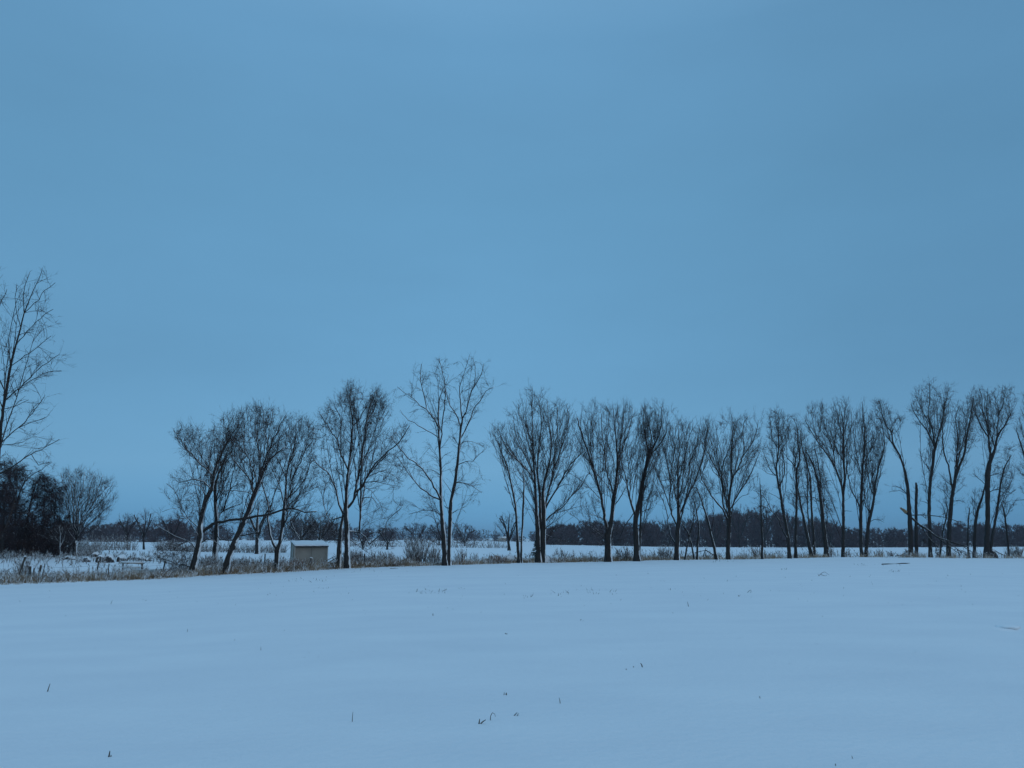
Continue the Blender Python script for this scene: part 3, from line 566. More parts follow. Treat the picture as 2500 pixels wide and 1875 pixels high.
tree('spreading_tree', 'wide upswept tree whose base splits low, a thin snowy limb arching down on its left', 'tree', 'C', 66.5,
 [[(1012, 1494, 50), (1012, 1380, 48), (1010, 1280, 46), (1030, 1220, 32), (1045, 1100, 29), (1060, 960, 26), (1075, 860, 20), (1085, 760, 18), (1085, 640, 14), (1075, 500, 10), (1060, 350, 6), (1050, 250, 3)]],
 [[24, (1008, 1270), (980, 1120), (960, 1000), (930, 880), (890, 760), (860, 640), (830, 560), (790, 430), (760, 330)], [13, (1062, 950), (1020, 840), (990, 740), (985, 600), (960, 450), (960, 300)],
  [11, (1085, 680), (1130, 580), (1170, 460), (1200, 360), (1210, 260)], [10, (1085, 700), (1110, 520), (1130, 400), (1140, 230)], [9, (938, 900), (900, 800), (870, 600), (880, 450), (880, 300)], [7, (960, 1000), (900, 940), (840, 880), (760, 820), (700, 780)],
  [7, (1005, 1330), (950, 1285), (900, 1240), (800, 1180), (700, 1100)], [8, (1052, 1060), (1110, 980), (1150, 900), (1160, 850)], [5, (982, 1140), (900, 1120), (820, 1110)], [9, (1020, 1440), (1035, 1320), (1060, 1220)], [5, (870, 690), (820, 640), (770, 620), (740, 560)]],
 [([(740, 330), (820, 240), (900, 220), (980, 230), (1040, 240), (1140, 210), (1230, 260), (1250, 380), (1230, 520), (1180, 640), (1130, 760), (1100, 900), (1030, 960), (960, 960), (880, 800), (800, 620), (750, 470)], 330),
  ([(680, 800), (780, 820), (900, 950), (960, 1050), (960, 1160), (850, 1120), (720, 1080), (780, 1000), (720, 900)], 46), (ell(1000, 1300, 90, 90), 40)],
 snow=2, group=ROW, lift=.6, acost=2.6, fan=.17)
tree('thick_trunked_tree', 'straight thick-trunked tree with a thin snow-lined stem beside its base, centre right', 'tree', 'C', 68,
 [[(1245, 1488, 46), (1240, 1350, 42), (1232, 1220, 38), (1236, 1140, 36), (1250, 1070, 30), (1270, 980, 28), (1285, 880, 26), (1305, 790, 24), (1325, 700, 22), (1345, 630, 18), (1320, 520, 10), (1300, 400, 7), (1300, 250, 4)],
  [(1262, 1470, 14), (1275, 1250, 14), (1276, 1100, 13), (1290, 960, 9), (1330, 860, 4)]],
 [[18, (1232, 1140), (1210, 1060), (1185, 980), (1165, 880), (1150, 800), (1120, 700)], [13, (1343, 630), (1390, 540), (1430, 440), (1450, 330), (1440, 240)], [10, (1340, 640), (1360, 500), (1340, 380), (1320, 280)],
  [9, (1346, 620), (1420, 560), (1480, 460), (1490, 330)], [7, (1185, 970), (1190, 800), (1170, 680), (1170, 600)], [6, (1270, 1000), (1340, 990), (1400, 940)], [5, (1250, 1090), (1320, 1080), (1380, 1060)],
  [8, (1225, 1120), (1170, 1170), (1130, 1240), (1105, 1300)], [6, (1165, 880), (1120, 800), (1060, 760)]],
 [([(1260, 330), (1290, 240), (1320, 210), (1380, 250), (1440, 210), (1490, 280), (1510, 380), (1490, 500), (1440, 600), (1400, 640), (1360, 680), (1310, 640), (1270, 500)], 230),
  ([(1120, 640), (1200, 560), (1300, 640), (1290, 800), (1240, 900), (1180, 880)], 50), ([(1340, 700), (1420, 780), (1460, 900), (1440, 1000), (1360, 1080), (1300, 1060), (1310, 900)], 90)],
 snow=1, group=ROW, lift=.6, acost=2.6, fan=.17)
# ---- crop D
tree('fan_crowned_tree', 'short-trunked tree with a broad fan of upswept limbs, right of the thick-trunked tree', 'tree', 'D', 70,
 [[(193, 1528, 42), (196, 1400, 38), (205, 1260, 34), (210, 1140, 30), (205, 1000, 20), (205, 880, 16), (200, 720, 12), (215, 560, 9), (210, 400, 6), (200, 290, 4)]],
 [[15, (203, 1300), (180, 1200), (140, 1100), (130, 1000), (140, 880), (120, 740), (90, 600), (60, 500), (40, 420)], [11, (196, 1420), (150, 1350), (120, 1240), (110, 1150), (90, 1060), (40, 940), (-20, 830), (-60, 760)],
  [15, (210, 1150), (260, 1040), (300, 950), (350, 850), (390, 730), (430, 620), (450, 480), (480, 350)], [10, (208, 1060), (180, 950), (165, 820), (150, 700), (170, 560), (180, 430), (180, 330)],
  [10, (207, 1010), (240, 880), (250, 740), (270, 600), (290, 480), (330, 360), (340, 300)], [10, (255, 1050), (290, 900), (300, 760), (330, 620), (380, 480), (400, 330)], [9, (140, 1100), (60, 860), (0, 740), (-50, 640)], [7, (165, 1370), (90, 1300), (40, 1260)]],
 [([(-60, 560), (20, 560), (80, 460), (150, 300), (200, 270), (260, 260), (320, 300), (360, 320), (420, 260), (470, 250), (490, 340), (470, 480), (440, 620), (400, 740), (340, 880), (280, 980), (220, 1020), (140, 960), (60, 860), (0, 740)], 360)],
 snow=2, group=ROW, lift=.6, acost=2.6, fan=.17)
tree('thin_leaning_stem', 'thin sapling leaning right that crosses another just right of the fan-crowned tree', 'tree', 'D', 71, [[(265, 1523, 14), (290, 1400, 12), (315, 1290, 11), (340, 1200, 9), (350, 1100, 7), (360, 1000, 4)]],
 [[4, (345, 1150), (320, 1080), (300, 1030)]], [(ell(350, 1020, 60, 70), 14)], snow=2, group=ROW)
tree('thin_leaning_stem', 'thin snow-lined sapling leaning left and crossing behind its neighbour', 'tree', 'D', 72, [[(350, 1520, 14), (325, 1400, 13), (290, 1290, 11), (240, 1210, 7)]], [], [(ell(245, 1190, 40, 40), 8)], snow=2, group=ROW)
tree('crooked_sapling', 'crooked upright sapling with snow down its right side beside the leaning poles', 'tree', 'D', 71.5, [[(376, 1521, 17), (380, 1400, 15), (390, 1250, 13), (370, 1100, 10), (350, 1000, 7), (320, 960, 4)]],
 [[5, (372, 1110), (400, 1040), (410, 980)]], [(ell(350, 930, 70, 80), 20)], snow=2, group=ROW)
tree('leaning_stem_tree', 'slim tree leaning left over the propped poles, snow along its upper side', 'tree', 'D', 72, [[(550, 1512, 24), (525, 1400, 20), (500, 1300, 18), (470, 1170, 15), (430, 1050, 12), (400, 950, 9), (370, 890, 5)]],
 [[4, (490, 1260), (510, 1220), (530, 1230)], [5, (440, 1080), (400, 1060), (370, 1010)]], [([(300, 850), (440, 780), (460, 900), (420, 1040), (330, 980)], 46)], snow=2, group=ROW)
tree('candelabra_tree', 'wide candelabra-shaped tree on a dark trunk left of the thin dead tree', 'tree', 'D', 72.5,
 [[(655, 1513, 36), (655, 1400, 34), (660, 1280, 33), (660, 1190, 36), (665, 1110, 26), (662, 1000, 20), (680, 880, 17), (690, 800, 15), (680, 680, 12), (690, 540, 9), (690, 420, 7), (710, 300, 4)]],
 [[15, (658, 1180), (590, 1060), (520, 980), (460, 880), (410, 790), (400, 700)], [15, (655, 1150), (610, 1040), (605, 940), (590, 800), (530, 680), (480, 580), (440, 500), (400, 440)], [12, (660, 1120), (630, 980), (605, 840), (600, 720), (640, 600), (680, 480), (690, 380), (690, 230)],
  [12, (690, 820), (740, 720), (780, 620), (800, 540), (790, 420), (790, 320), (840, 240)], [13, (665, 1130), (700, 1030), (750, 940), (810, 850), (870, 740), (910, 640), (940, 560)], [8, (780, 620), (860, 500), (900, 400), (930, 280)],
  [7, (695, 1050), (760, 980), (850, 940)], [7, (603, 820), (520, 740), (470, 620), (440, 560)], [5, (662, 1225), (600, 1222)], [5, (665, 1225), (700, 1210)], [6, (650, 1370), (590, 1330), (550, 1330)]],
 [([(400, 440), (430, 300), (460, 250), (560, 290), (620, 230), (690, 200), (740, 260), (830, 240), (860, 320), (930, 270), (950, 400), (940, 560), (900, 640), (800, 720), (720, 840), (640, 880), (560, 760), (480, 640), (420, 540)], 280),
  ([(400, 700), (480, 760), (580, 940), (520, 960), (440, 860)], 26), (ell(860, 820, 70, 80), 16)], snow=1, group=ROW, lift=.55, acost=2.6, fan=.16)
tree('dead_pole_tree', 'thin dead pole-like tree with short side twigs, right of the candelabra tree', 'tree', 'D', 75,
 [[(962, 1511, 18), (960, 1300, 16), (952, 1100, 13), (948, 950, 10), (940, 800, 3)]], [[4, (950, 980), (920, 930), (900, 900)], [4, (955, 1100), (985, 1060)]],
 [([(890, 960), (930, 850), (980, 850), (1000, 960), (990, 1200), (920, 1200)], 40)], snow=1, group=ROW, droop=.2, lift=.1)
tree('sinuous_tree', 'sinuous tree bending left with one snow-lined limb arching down to its left', 'tree', 'D', 77,
 [[(1208, 1506, 30), (1200, 1400, 27), (1180, 1250, 25), (1150, 1100, 22), (1130, 960, 20), (1110, 880, 18), (1095, 780, 15), (1090, 700, 12), (1100, 600, 10), (1110, 500, 9), (1105, 350, 6), (1105, 190, 3)]],
 [[12, (1192, 1340), (1150, 1280), (1110, 1180), (1050, 1100), (990, 1060), (930, 1050)], [11, (1115, 890), (1150, 800), (1165, 700), (1150, 620), (1130, 560)], [9, (1095, 800), (1040, 740), (1000, 640), (970, 560), (990, 470)],
  [6, (1095, 800), (1020, 760), (960, 720)], [8, (1108, 540), (1060, 460), (1040, 350), (1030, 220)], [8, (1110, 540), (1150, 460), (1180, 400), (1210, 300)], [8, (1050, 1100), (1000, 1000), (950, 950), (880, 910)], [6, (1135, 1000), (1080, 960), (1020, 930)]],
 [([(1020, 220), (1100, 160), (1140, 210), (1170, 300), (1220, 380), (1180, 480), (1140, 560), (1090, 540), (1030, 460), (1000, 340)], 170), ([(930, 460), (1000, 500), (1090, 640), (1060, 740), (960, 720), (940, 600)], 36)], snow=1, group=ROW, lift=.5)
tree('forked_pole_tree', 'straight slim tree forking at mid height, right of the sinuous tree', 'tree', 'D', 78,
 [[(1262, 1506, 26), (1262, 1400, 22), (1265, 1250, 20), (1270, 1100, 18), (1272, 960, 17), (1270, 820, 16), (1272, 720, 14), (1300, 640, 11), (1300, 560, 9), (1280, 480, 7), (1280, 380, 5), (1260, 300, 4), (1220, 240, 3)]],
 [[12, (1270, 740), (1240, 680), (1190, 620), (1160, 580)], [7, (1258, 700), (1270, 650), (1220, 550), (1190, 500)], [12, (1272, 950), (1290, 800), (1300, 640)], [5, (1270, 1100), (1240, 1040), (1200, 1020)]],
 [([(1180, 260), (1240, 230), (1300, 300), (1340, 400), (1330, 520), (1290, 600), (1240, 560), (1190, 420)], 110), ([(1180, 950), (1260, 920), (1300, 1060), (1240, 1080)], 24)], snow=1, group=ROW, lift=.4)
tree('leaning_pole_tree', 'pole-like stem leaning left, first of the close cluster of three poles', 'tree', 'D', 80, [[(1405, 1505, 28), (1380, 1380, 26), (1350, 1230, 20), (1320, 1100, 16), (1300, 1000, 14), (1285, 900, 8)]], [[6, (1300, 1000), (1270, 900)]], [(ell(1290, 960, 60, 110), 30)], snow=1, group=ROW, droop=.1)
tree('pole_tree', 'upright pole tree of the close cluster, its bushy top leaning left', 'tree', 'D', 81.5,
 [[(1432, 1505, 21), (1425, 1350, 20), (1412, 1180, 18), (1405, 1050, 16), (1400, 900, 14), (1390, 780, 13), (1360, 660, 10), (1330, 560, 8), (1310, 450, 6), (1300, 350, 3)], [(1394, 1480, 10), (1380, 1200, 10), (1370, 1050, 9), (1370, 870, 8), (1375, 800, 3)]], [],
 [([(1280, 400), (1340, 380), (1400, 500), (1420, 700), (1440, 900), (1380, 1000), (1310, 900), (1340, 700)], 120)], snow=1, group=ROW, droop=.1)
tree('drooping_tree', 'dark leaning tree with hanging twigs along its right side, right of the pole cluster', 'tree', 'D', 83,
 [[(1540, 1505, 38), (1530, 1380, 36), (1510, 1200, 30), (1495, 1050, 26), (1475, 900, 22), (1450, 780, 14), (1420, 680, 12), (1390, 620, 8), (1350, 540, 6)]],
 [[13, (1488, 960), (1485, 800), (1470, 700), (1450, 600), (1430, 520)], [7, (1497, 1010), (1400, 970), (1300, 965), (1180, 925)], [9, (1535, 1300), (1545, 1200), (1545, 1100), (1540, 1000)]],
 [([(1340, 520), (1400, 480), (1500, 520), (1540, 620), (1520, 720), (1560, 840), (1590, 1000), (1590, 1100), (1540, 1180), (1500, 1000), (1460, 800), (1400, 700)], 190)], snow=1, group=ROW, droop=.35, lift=.2)
tree('lopsided_tree', 'tall straight trunk with long limbs sweeping up to the left', 'tree', 'D', 84,
 [[(1690, 1505, 28), (1690, 1380, 25), (1692, 1250, 23), (1693, 1100, 21), (1692, 1000, 20), (1695, 900, 18), (1705, 780, 14), (1695, 650, 12), (1690, 500, 10), (1690, 400, 8), (1700, 250, 4), (1710, 120, 2.5)]],
 [[15, (1692, 930), (1660, 820), (1620, 700), (1570, 620), (1510, 540), (1460, 470), (1400, 380), (1350, 280)], [9, (1612, 690), (1600, 560), (1560, 440), (1520, 320), (1500, 200), (1500, 110)], [9, (1695, 660), (1640, 560), (1600, 460), (1570, 340)],
  [8, (1693, 580), (1740, 420), (1770, 300), (1760, 180)], [7, (1690, 440), (1650, 300), (1620, 150)], [7, (1460, 470), (1430, 350), (1400, 180)], [6, (1693, 1115), (1720, 1095), (1770, 1100)], [6, (1692, 1240), (1740, 1260), (1765, 1320)]],
 [([(1340, 290), (1390, 160), (1420, 150), (1490, 100), (1540, 180), (1600, 130), (1700, 110), (1760, 150), (1790, 240), (1770, 400), (1740, 560), (1700, 640), (1640, 600), (1560, 560), (1460, 460), (1400, 380)], 280)], snow=1, group=ROW, lift=.55, acost=2.6, fan=.17)
tree('twin_trunked_tree', 'two trunks close together with crowns interlocking, left of the snapped tree', 'tree', 'D', 86,
 [[(1860, 1505, 27), (1848, 1350, 26), (1850, 1200, 26), (1850, 1080, 24), (1855, 950, 20), (1860, 800, 16), (1870, 650, 12), (1885, 500, 10), (1880, 350, 7), (1865, 200, 4), (1865, 110, 2.5)],
  [(1892, 1505, 27), (1905, 1350, 26), (1920, 1200, 26), (1945, 1100, 22), (1965, 1000, 18), (1980, 850, 14), (2005, 720, 11), (2048, 580, 9), (2062, 500, 8), (2046, 350, 5), (2020, 230, 3)]],
 [[13, (1850, 1090), (1820, 1010), (1770, 920), (1740, 800), (1720, 700)], [9, (1860, 800), (1820, 640), (1800, 520), (1780, 400)], [7, (1885, 500), (1940, 460), (1980, 380)], [9, (1867, 690), (1930, 560), (1960, 500), (2000, 420)],
  [10, (1930, 1140), (1890, 1030), (1875, 940)], [10, (1968, 970), (1930, 860), (1915, 760), (1900, 660)], [5, (1850, 1370), (1810, 1380)], [5, (1905, 1370), (1960, 1400)], [6, (1930, 1210), (1990, 1170), (2060, 1200)]],
 [([(1720, 560), (1760, 320), (1830, 160), (1870, 110), (1920, 180), (1980, 250), (2010, 400), (1990, 560), (1940, 700), (1880, 760), (1820, 760), (1760, 700)], 240),
  ([(1960, 480), (2060, 330), (2090, 480), (2050, 700), (1990, 900), (1940, 900)], 80)], snow=1, group=ROW, lift=.55, acost=2.6, fan=.17)
# ---- crop E
tree('snapped_limb_tree', 'tree bending left whose right side has torn away, pale broken wood low on the trunk', 'tree', 'E', 88,
 [[(478, 1520, 32), (475, 1400, 31), (470, 1250, 31), (462, 1120, 27), (455, 1000, 23), (440, 900, 22), (420, 800, 14), (385, 700, 12), (335, 610, 11), (320, 520, 8), (270, 450, 7), (245, 380, 6), (230, 300, 4), (215, 250, 2.5)]],
 [[6, (335, 620), (290, 560), (250, 520)], [5, (325, 530), (330, 450), (370, 400), (410, 400)], [6, (457, 1030), (400, 970), (350, 950), (320, 960)], [4, (457, 1030), (380, 985), (300, 1000)], [5, (422, 800), (432, 770), (438, 735)], [4, (400, 720), (400, 670)]],
 [([(180, 280), (220, 240), (280, 280), (320, 340), (400, 380), (420, 430), (370, 490), (330, 500), (280, 460), (230, 440), (190, 400)], 120)], snow=0, group=ROW, lift=.4)
tree('snag', 'bare snapped-off pole with no crown, right of the bending tree', 'dead tree', 'E', 88.5, [[(522, 1520, 24), (520, 1300, 21), (520, 1100, 19), (523, 980, 18), (518, 925, 12)]], [[4, (524, 990), (533, 940)]], [], snow=0, group=ROW)
tree('broom_tree', 'slim trunk with a broom-shaped crown and drooping twigs, right of the snapped pole', 'tree', 'E', 89,
 [[(635, 1522, 26), (633, 1400, 25), (628, 1250, 24), (625, 1100, 22), (630, 980, 20), (640, 880, 19), (655, 780, 18), (665, 680, 18), (680, 610, 14), (700, 540, 10), (725, 450, 9), (740, 350, 6), (770, 220, 4), (790, 150, 2.5)]],
 [[12, (668, 660), (640, 570), (600, 490), (550, 430), (500, 340), (480, 290)], [11, (662, 640), (648, 480), (620, 380), (630, 240), (630, 120)], [7, (650, 480), (590, 380), (550, 300), (510, 210)], [5, (645, 850), (600, 780), (550, 700)],
  [5, (630, 985), (590, 940), (550, 940)], [5, (626, 1095), (590, 1080), (550, 1070)], [6, (710, 520), (690, 400), (680, 260)]],
 [([(480, 280), (510, 200), (570, 140), (630, 110), (690, 140), (720, 200), (760, 140), (810, 160), (820, 240), (800, 340), (760, 420), (720, 520), (680, 620), (640, 600), (580, 500), (510, 420)], 280),
  ([(540, 650), (620, 640), (640, 760), (700, 740), (640, 900), (590, 940), (560, 820)], 40)], snow=0, group=ROW, lift=.45, droop=.05)
tree('forking_tree', 'thick trunk forking into three tall limbs above the fallen branches', 'tree', 'E', 90,
 [[(780, 1522, 32), (785, 1400, 30), (790, 1280, 28), (800, 1150, 27), (810, 1040, 25), (825, 960, 23), (845, 860, 19), (870, 790, 16), (905, 710, 14), (920, 620, 12), (935, 520, 10), (955, 430, 8), (970, 330, 6), (985, 220, 3)]],
 [[15, (815, 975), (800, 900), (785, 800), (750, 700), (735, 600), (735, 480), (730, 400)], [12, (828, 940), (835, 820), (850, 700), (860, 600), (850, 500), (840, 400), (870, 300)], [9, (848, 850), (870, 700), (910, 560), (925, 450), (900, 350)],
  [6, (800, 1170), (770, 1120), (760, 1050), (740, 990)], [5, (808, 1080), (880, 1070), (920, 1090)], [5, (805, 1060), (750, 1000), (690, 950)]],
 [([(800, 420), (860, 240), (900, 300), (960, 190), (1010, 180), (1030, 260), (1000, 380), (980, 480), (960, 600), (920, 700), (870, 720), (840, 640), (820, 520)], 220), ([(700, 850), (780, 880), (860, 900), (930, 900), (880, 1000), (800, 1050), (740, 960)], 34),
  ([(900, 480), (1000, 480), (1060, 560), (980, 640), (920, 620)], 24)], snow=0, group=ROW, lift=.45)
tree('crooked_sapling', 'thin crooked dark sapling left of the forking trunk, among fallen branches', 'tree', 'E', 88.6, [[(712, 1520, 12), (725, 1400, 11), (740, 1300, 10), (762, 1220, 9), (775, 1130, 4)]], [[4, (765, 1220), (740, 1120), (715, 1080)]], [(ell(760, 1120, 40, 50), 10)], snow=0, group=ROW)
tree('dead_pole', 'thin curved dead pole between the fallen branches and the big right-hand tree', 'tree', 'E', 91, [[(950, 1522, 15), (936, 1420, 13), (940, 1300, 11), (945, 1200, 9), (955, 1130, 4)]], [], [(ell(950, 1180, 30, 60), 6)], snow=0, group=ROW)
tree('crooked_tree', 'crooked trunk bending right into the largest right-hand tree', 'tree', 'E', 93, [[(988, 1524, 21), (992, 1400, 20), (1000, 1250, 20), (1018, 1150, 18), (1050, 1060, 14), (1075, 960, 9), (1090, 880, 5)]],
 [[8, (1005, 1220), (988, 1180), (975, 1050)], [5, (1040, 1090), (1000, 1090), (960, 1030)]], [(ell(1020, 1060, 60, 80), 26)], snow=0, group=ROW)
tree('large_burled_tree', 'largest tree at right, swollen below its fork, crown spreading wide', 'tree', 'E', 92,
 [[(1087, 1526, 38), (1092, 1400, 35), (1098, 1250, 32), (1100, 1100, 31), (1097, 950, 32), (1100, 850, 36), (1115, 770, 30), (1132, 720, 25), (1160, 650, 17), (1175, 560, 14), (1195, 520, 12), (1230, 470, 9), (1280, 380, 6), (1300, 320, 3)]],
 [[14, (1128, 730), (1115, 640), (1095, 540), (1040, 460), (1010, 380), (980, 330)], [10, (1125, 700), (1110, 560), (1090, 440), (1060, 330), (1050, 220), (1030, 160)], [8, (1150, 660), (1110, 480), (1090, 330), (1100, 200), (1100, 160)],
  [8, (1180, 545), (1185, 420), (1190, 340), (1160, 260)], [7, (1190, 400), (1220, 300), (1240, 200), (1240, 140)], [6, (1097, 950), (1040, 900), (980, 850)], [5, (1112, 870), (1180, 850), (1240, 880)], [6, (1100, 1000), (1180, 980), (1260, 1020), (1330, 980)]],
 [([(960, 260), (1010, 180), (1060, 160), (1110, 150), (1170, 200), (1190, 160), (1250, 130), (1310, 180), (1330, 260), (1300, 380), (1240, 480), (1190, 540), (1130, 600), (1080, 520), (1010, 440), (970, 360)], 300),
  ([(1160, 680), (1280, 600), (1330, 640), (1280, 740), (1320, 860), (1260, 960), (1150, 980), (1120, 900), (1150, 780)], 90)], snow=0, group=ROW, lift=.45, droop=.05)
tree('leaning_tree', 'slim tree leaning right away from the foot of the largest right-hand tree', 'tree', 'E', 92.5, [[(1115, 1526, 19), (1140, 1350, 18), (1170, 1180, 16), (1190, 1050, 14), (1205, 930, 12), (1230, 820, 10), (1270, 740, 6), (1290, 700, 3)]],
 [[5, (1190, 1060), (1240, 1000), (1300, 1010)], [5, (1180, 1120), (1150, 1060)]], [([(1200, 700), (1300, 690), (1330, 800), (1300, 960), (1330, 1060), (1230, 1100), (1200, 1000)], 70)], snow=0, group=ROW)
tree('thin_tree', 'thin stem curving up to the left near the right edge of the photo', 'tree', 'E', 94, [[(1272, 1527, 15), (1260, 1380, 14), (1245, 1240, 12), (1225, 1130, 9), (1210, 1080, 4)]], [[4, (1240, 1210), (1280, 1140), (1300, 1100)]], [(ell(1250, 1120, 60, 60), 18)], snow=0, group=ROW)
tree('edge_tree', 'tree cut by the right edge of the photo, only its left branches showing', 'tree', 'E', 95, [[(1450, 1528, 30), (1445, 1200, 26), (1435, 1000, 22), (1415, 850, 16), (1395, 700, 12), (1350, 560, 7), (1330, 480, 3)]],
 [[12, (1420, 870), (1430, 650), (1420, 400), (1400, 220)], [6, (1440, 1070), (1380, 1065), (1320, 1070)], [12, (1440, 900), (1500, 650), (1520, 400)], [5, (1420, 880), (1370, 850), (1350, 800)]],
 [([(1320, 480), (1380, 210), (1420, 180), (1560, 300), (1580, 600), (1480, 900), (1380, 920), (1350, 850), (1370, 640)], 190)], snow=0, group=ROW, lift=.4)

# ------------------------------------------------------------------ trees beyond the row
def midtree(name, label, px, pytop, pybase, wpx, Y, n, snow=1, trunkw=6, cy=.42, group='trees beyond the row', mats=None, droop=0, twig=.8, cat='tree'):
    h = pybase - pytop
    pts = [(px, pybase, trunkw), (px + random.uniform(-2, 2), pybase - h * .3, trunkw * .8), (px + random.uniform(-4, 4), pybase - h * .6, trunkw * .45), (px + random.uniform(-4, 4), pytop + h * .1, 1)]
    lim = []
    for s in (-1, 1, -1, 1):
        lim.append([trunkw * .45, (px, pybase - h * random.uniform(.12, .32)), (px + s * wpx * random.uniform(.12, .2), pybase - h * random.uniform(.5, .6)), (px + s * wpx * random.uniform(.2, .4), pytop + h * random.uniform(.1, .3))])
    return tree(name, label, cat, 'P', Y, [pts], lim, [(ell(px, pytop + h * cy, wpx / 2, h * cy), n)], snow=snow, mats=mats, group=group, droop=droop, twig=twig, spread=.4)
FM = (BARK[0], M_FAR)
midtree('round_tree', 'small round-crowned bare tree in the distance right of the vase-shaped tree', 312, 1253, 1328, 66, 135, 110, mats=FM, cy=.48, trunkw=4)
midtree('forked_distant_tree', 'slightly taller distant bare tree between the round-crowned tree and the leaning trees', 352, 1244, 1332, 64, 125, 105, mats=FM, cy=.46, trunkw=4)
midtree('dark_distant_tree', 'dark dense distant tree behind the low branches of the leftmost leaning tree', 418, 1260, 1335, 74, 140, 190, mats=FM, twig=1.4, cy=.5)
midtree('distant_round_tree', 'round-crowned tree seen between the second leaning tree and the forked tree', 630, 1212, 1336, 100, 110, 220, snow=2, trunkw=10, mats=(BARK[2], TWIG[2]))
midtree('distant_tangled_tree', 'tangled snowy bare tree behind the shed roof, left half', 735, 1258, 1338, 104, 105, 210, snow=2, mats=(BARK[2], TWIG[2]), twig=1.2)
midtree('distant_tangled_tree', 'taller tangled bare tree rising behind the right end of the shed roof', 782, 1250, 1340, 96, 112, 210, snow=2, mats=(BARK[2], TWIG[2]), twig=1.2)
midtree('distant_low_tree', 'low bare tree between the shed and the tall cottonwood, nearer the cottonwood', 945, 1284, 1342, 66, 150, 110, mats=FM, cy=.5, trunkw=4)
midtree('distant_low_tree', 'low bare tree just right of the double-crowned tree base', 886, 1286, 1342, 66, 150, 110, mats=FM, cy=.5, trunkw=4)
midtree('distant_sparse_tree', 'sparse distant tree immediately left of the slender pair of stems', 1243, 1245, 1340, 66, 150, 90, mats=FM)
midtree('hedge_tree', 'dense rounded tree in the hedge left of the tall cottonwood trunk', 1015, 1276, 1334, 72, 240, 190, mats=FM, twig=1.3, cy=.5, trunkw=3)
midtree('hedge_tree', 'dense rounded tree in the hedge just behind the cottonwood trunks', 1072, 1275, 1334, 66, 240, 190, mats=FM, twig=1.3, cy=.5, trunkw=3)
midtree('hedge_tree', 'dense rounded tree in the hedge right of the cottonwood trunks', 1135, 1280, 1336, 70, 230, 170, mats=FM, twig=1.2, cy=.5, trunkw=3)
for px, top, w, lab in [(1745, 1252, 70, 'distant wood tree rising left of the candelabra tree trunk'), (1806, 1232, 90, 'tallest distant wood tree right of the candelabra tree trunk'),
                        (1868, 1226, 86, 'distant bare-topped tree at the wood edge behind the dead pole tree'), (1925, 1245, 60, 'dense distant tree at the wood edge left of the sinuous tree'),
                        (1995, 1262, 60, 'distant wood tree behind the pole cluster'), (2030, 1268, 50, 'distant wood tree just right of the pole cluster')]:
    midtree('wood_edge_tree', lab, px, top, 1338, w, 285, 150, mats=FM, trunkw=4, twig=1.1, group='trees standing out above the far wood')

# far wood: one dark mass of bare trees
def template(h, n):
    pos = np.stack([np.zeros(8), np.zeros(8), np.linspace(0, h * .8, 8)], 1); tan = np.tile([0, 0, 1.], (8, 1)); rad = np.linspace(.16, .05, 8)
    a = rng.uniform(0, 2 * PI, n); z = rng.uniform(.02, 1.0, n) * h; r = (h * .28) * np.sqrt(rng.uniform(0.1, 1, n)) * np.sqrt(np.clip(1.15 - (z / h - .45) ** 2 * 2.6, .1, 1))
    t = np.stack([np.cos(a) * r, np.sin(a) * r, z], 1); t = t[np.argsort(np.linalg.norm(t - [0, 0, h * .5], axis=1))]
    P, R = grow(pos[1:], tan[1:], rad[1:], t, .4, .07, rmax=.09, kpts=3, rk=.03)
    G = Geo(); G.tubes(pos[None], rad[None], 4); G.tubes(P, np.maximum(R, .02), 3)
    q, r = spawn(P, R, 12, .5, 1.8, .6, .3, 2, .2, .9, .03); G.blades(q[:, 0], q[:, -1], np.full(len(q), .09))
    return np.concatenate(G.V), np.concatenate(G.T)
TPL = [template(h, 38) for h in (7.5, 8.5, 9.5, 10.5)]
def wood(name, cells, prof, jit, wid, seed):
    rg = np.random.default_rng(seed); G = Geo(); pp, pt = zip(*prof)
    for (px0, px1, Y0, Y1, n) in cells:
        for i in range(n):
            px = rg.uniform(px0, px1); Yd = rg.uniform(Y0, Y1)
            x = at(px, 1330, Yd)[0]; z = gz1(x, Yd); top = zrow(np.interp(px, pp, pt) + rg.uniform(-7, jit), Yd)
            V, T = TPL[rg.integers(4)]; hh = V[:, 2].max(); s = max(2.5, top - z) / hh
            a = rg.uniform(0, 2 * PI); c, sn = math.cos(a), math.sin(a); w = rg.uniform(*wid)
            W = np.stack([(V[:, 0] * c - V[:, 1] * sn) * w + x, (V[:, 0] * sn + V[:, 1] * c) * w + Yd, V[:, 2] * s + z - .2], 1)
            G.add(W, T)
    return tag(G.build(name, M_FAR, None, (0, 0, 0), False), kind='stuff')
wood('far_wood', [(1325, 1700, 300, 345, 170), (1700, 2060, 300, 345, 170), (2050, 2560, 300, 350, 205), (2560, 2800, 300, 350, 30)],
     [(1325, 1288), (1400, 1272), (1480, 1267), (1560, 1272), (1640, 1269), (1700, 1262), (1750, 1250), (1800, 1240), (1850, 1243), (1900, 1240), (1950, 1255), (2000, 1260), (2040, 1280), (2100, 1290), (2200, 1286), (2250, 1278), (2320, 1271), (2400, 1277), (2560, 1284), (2900, 1284)], 20, (.8, 1.15), 3)
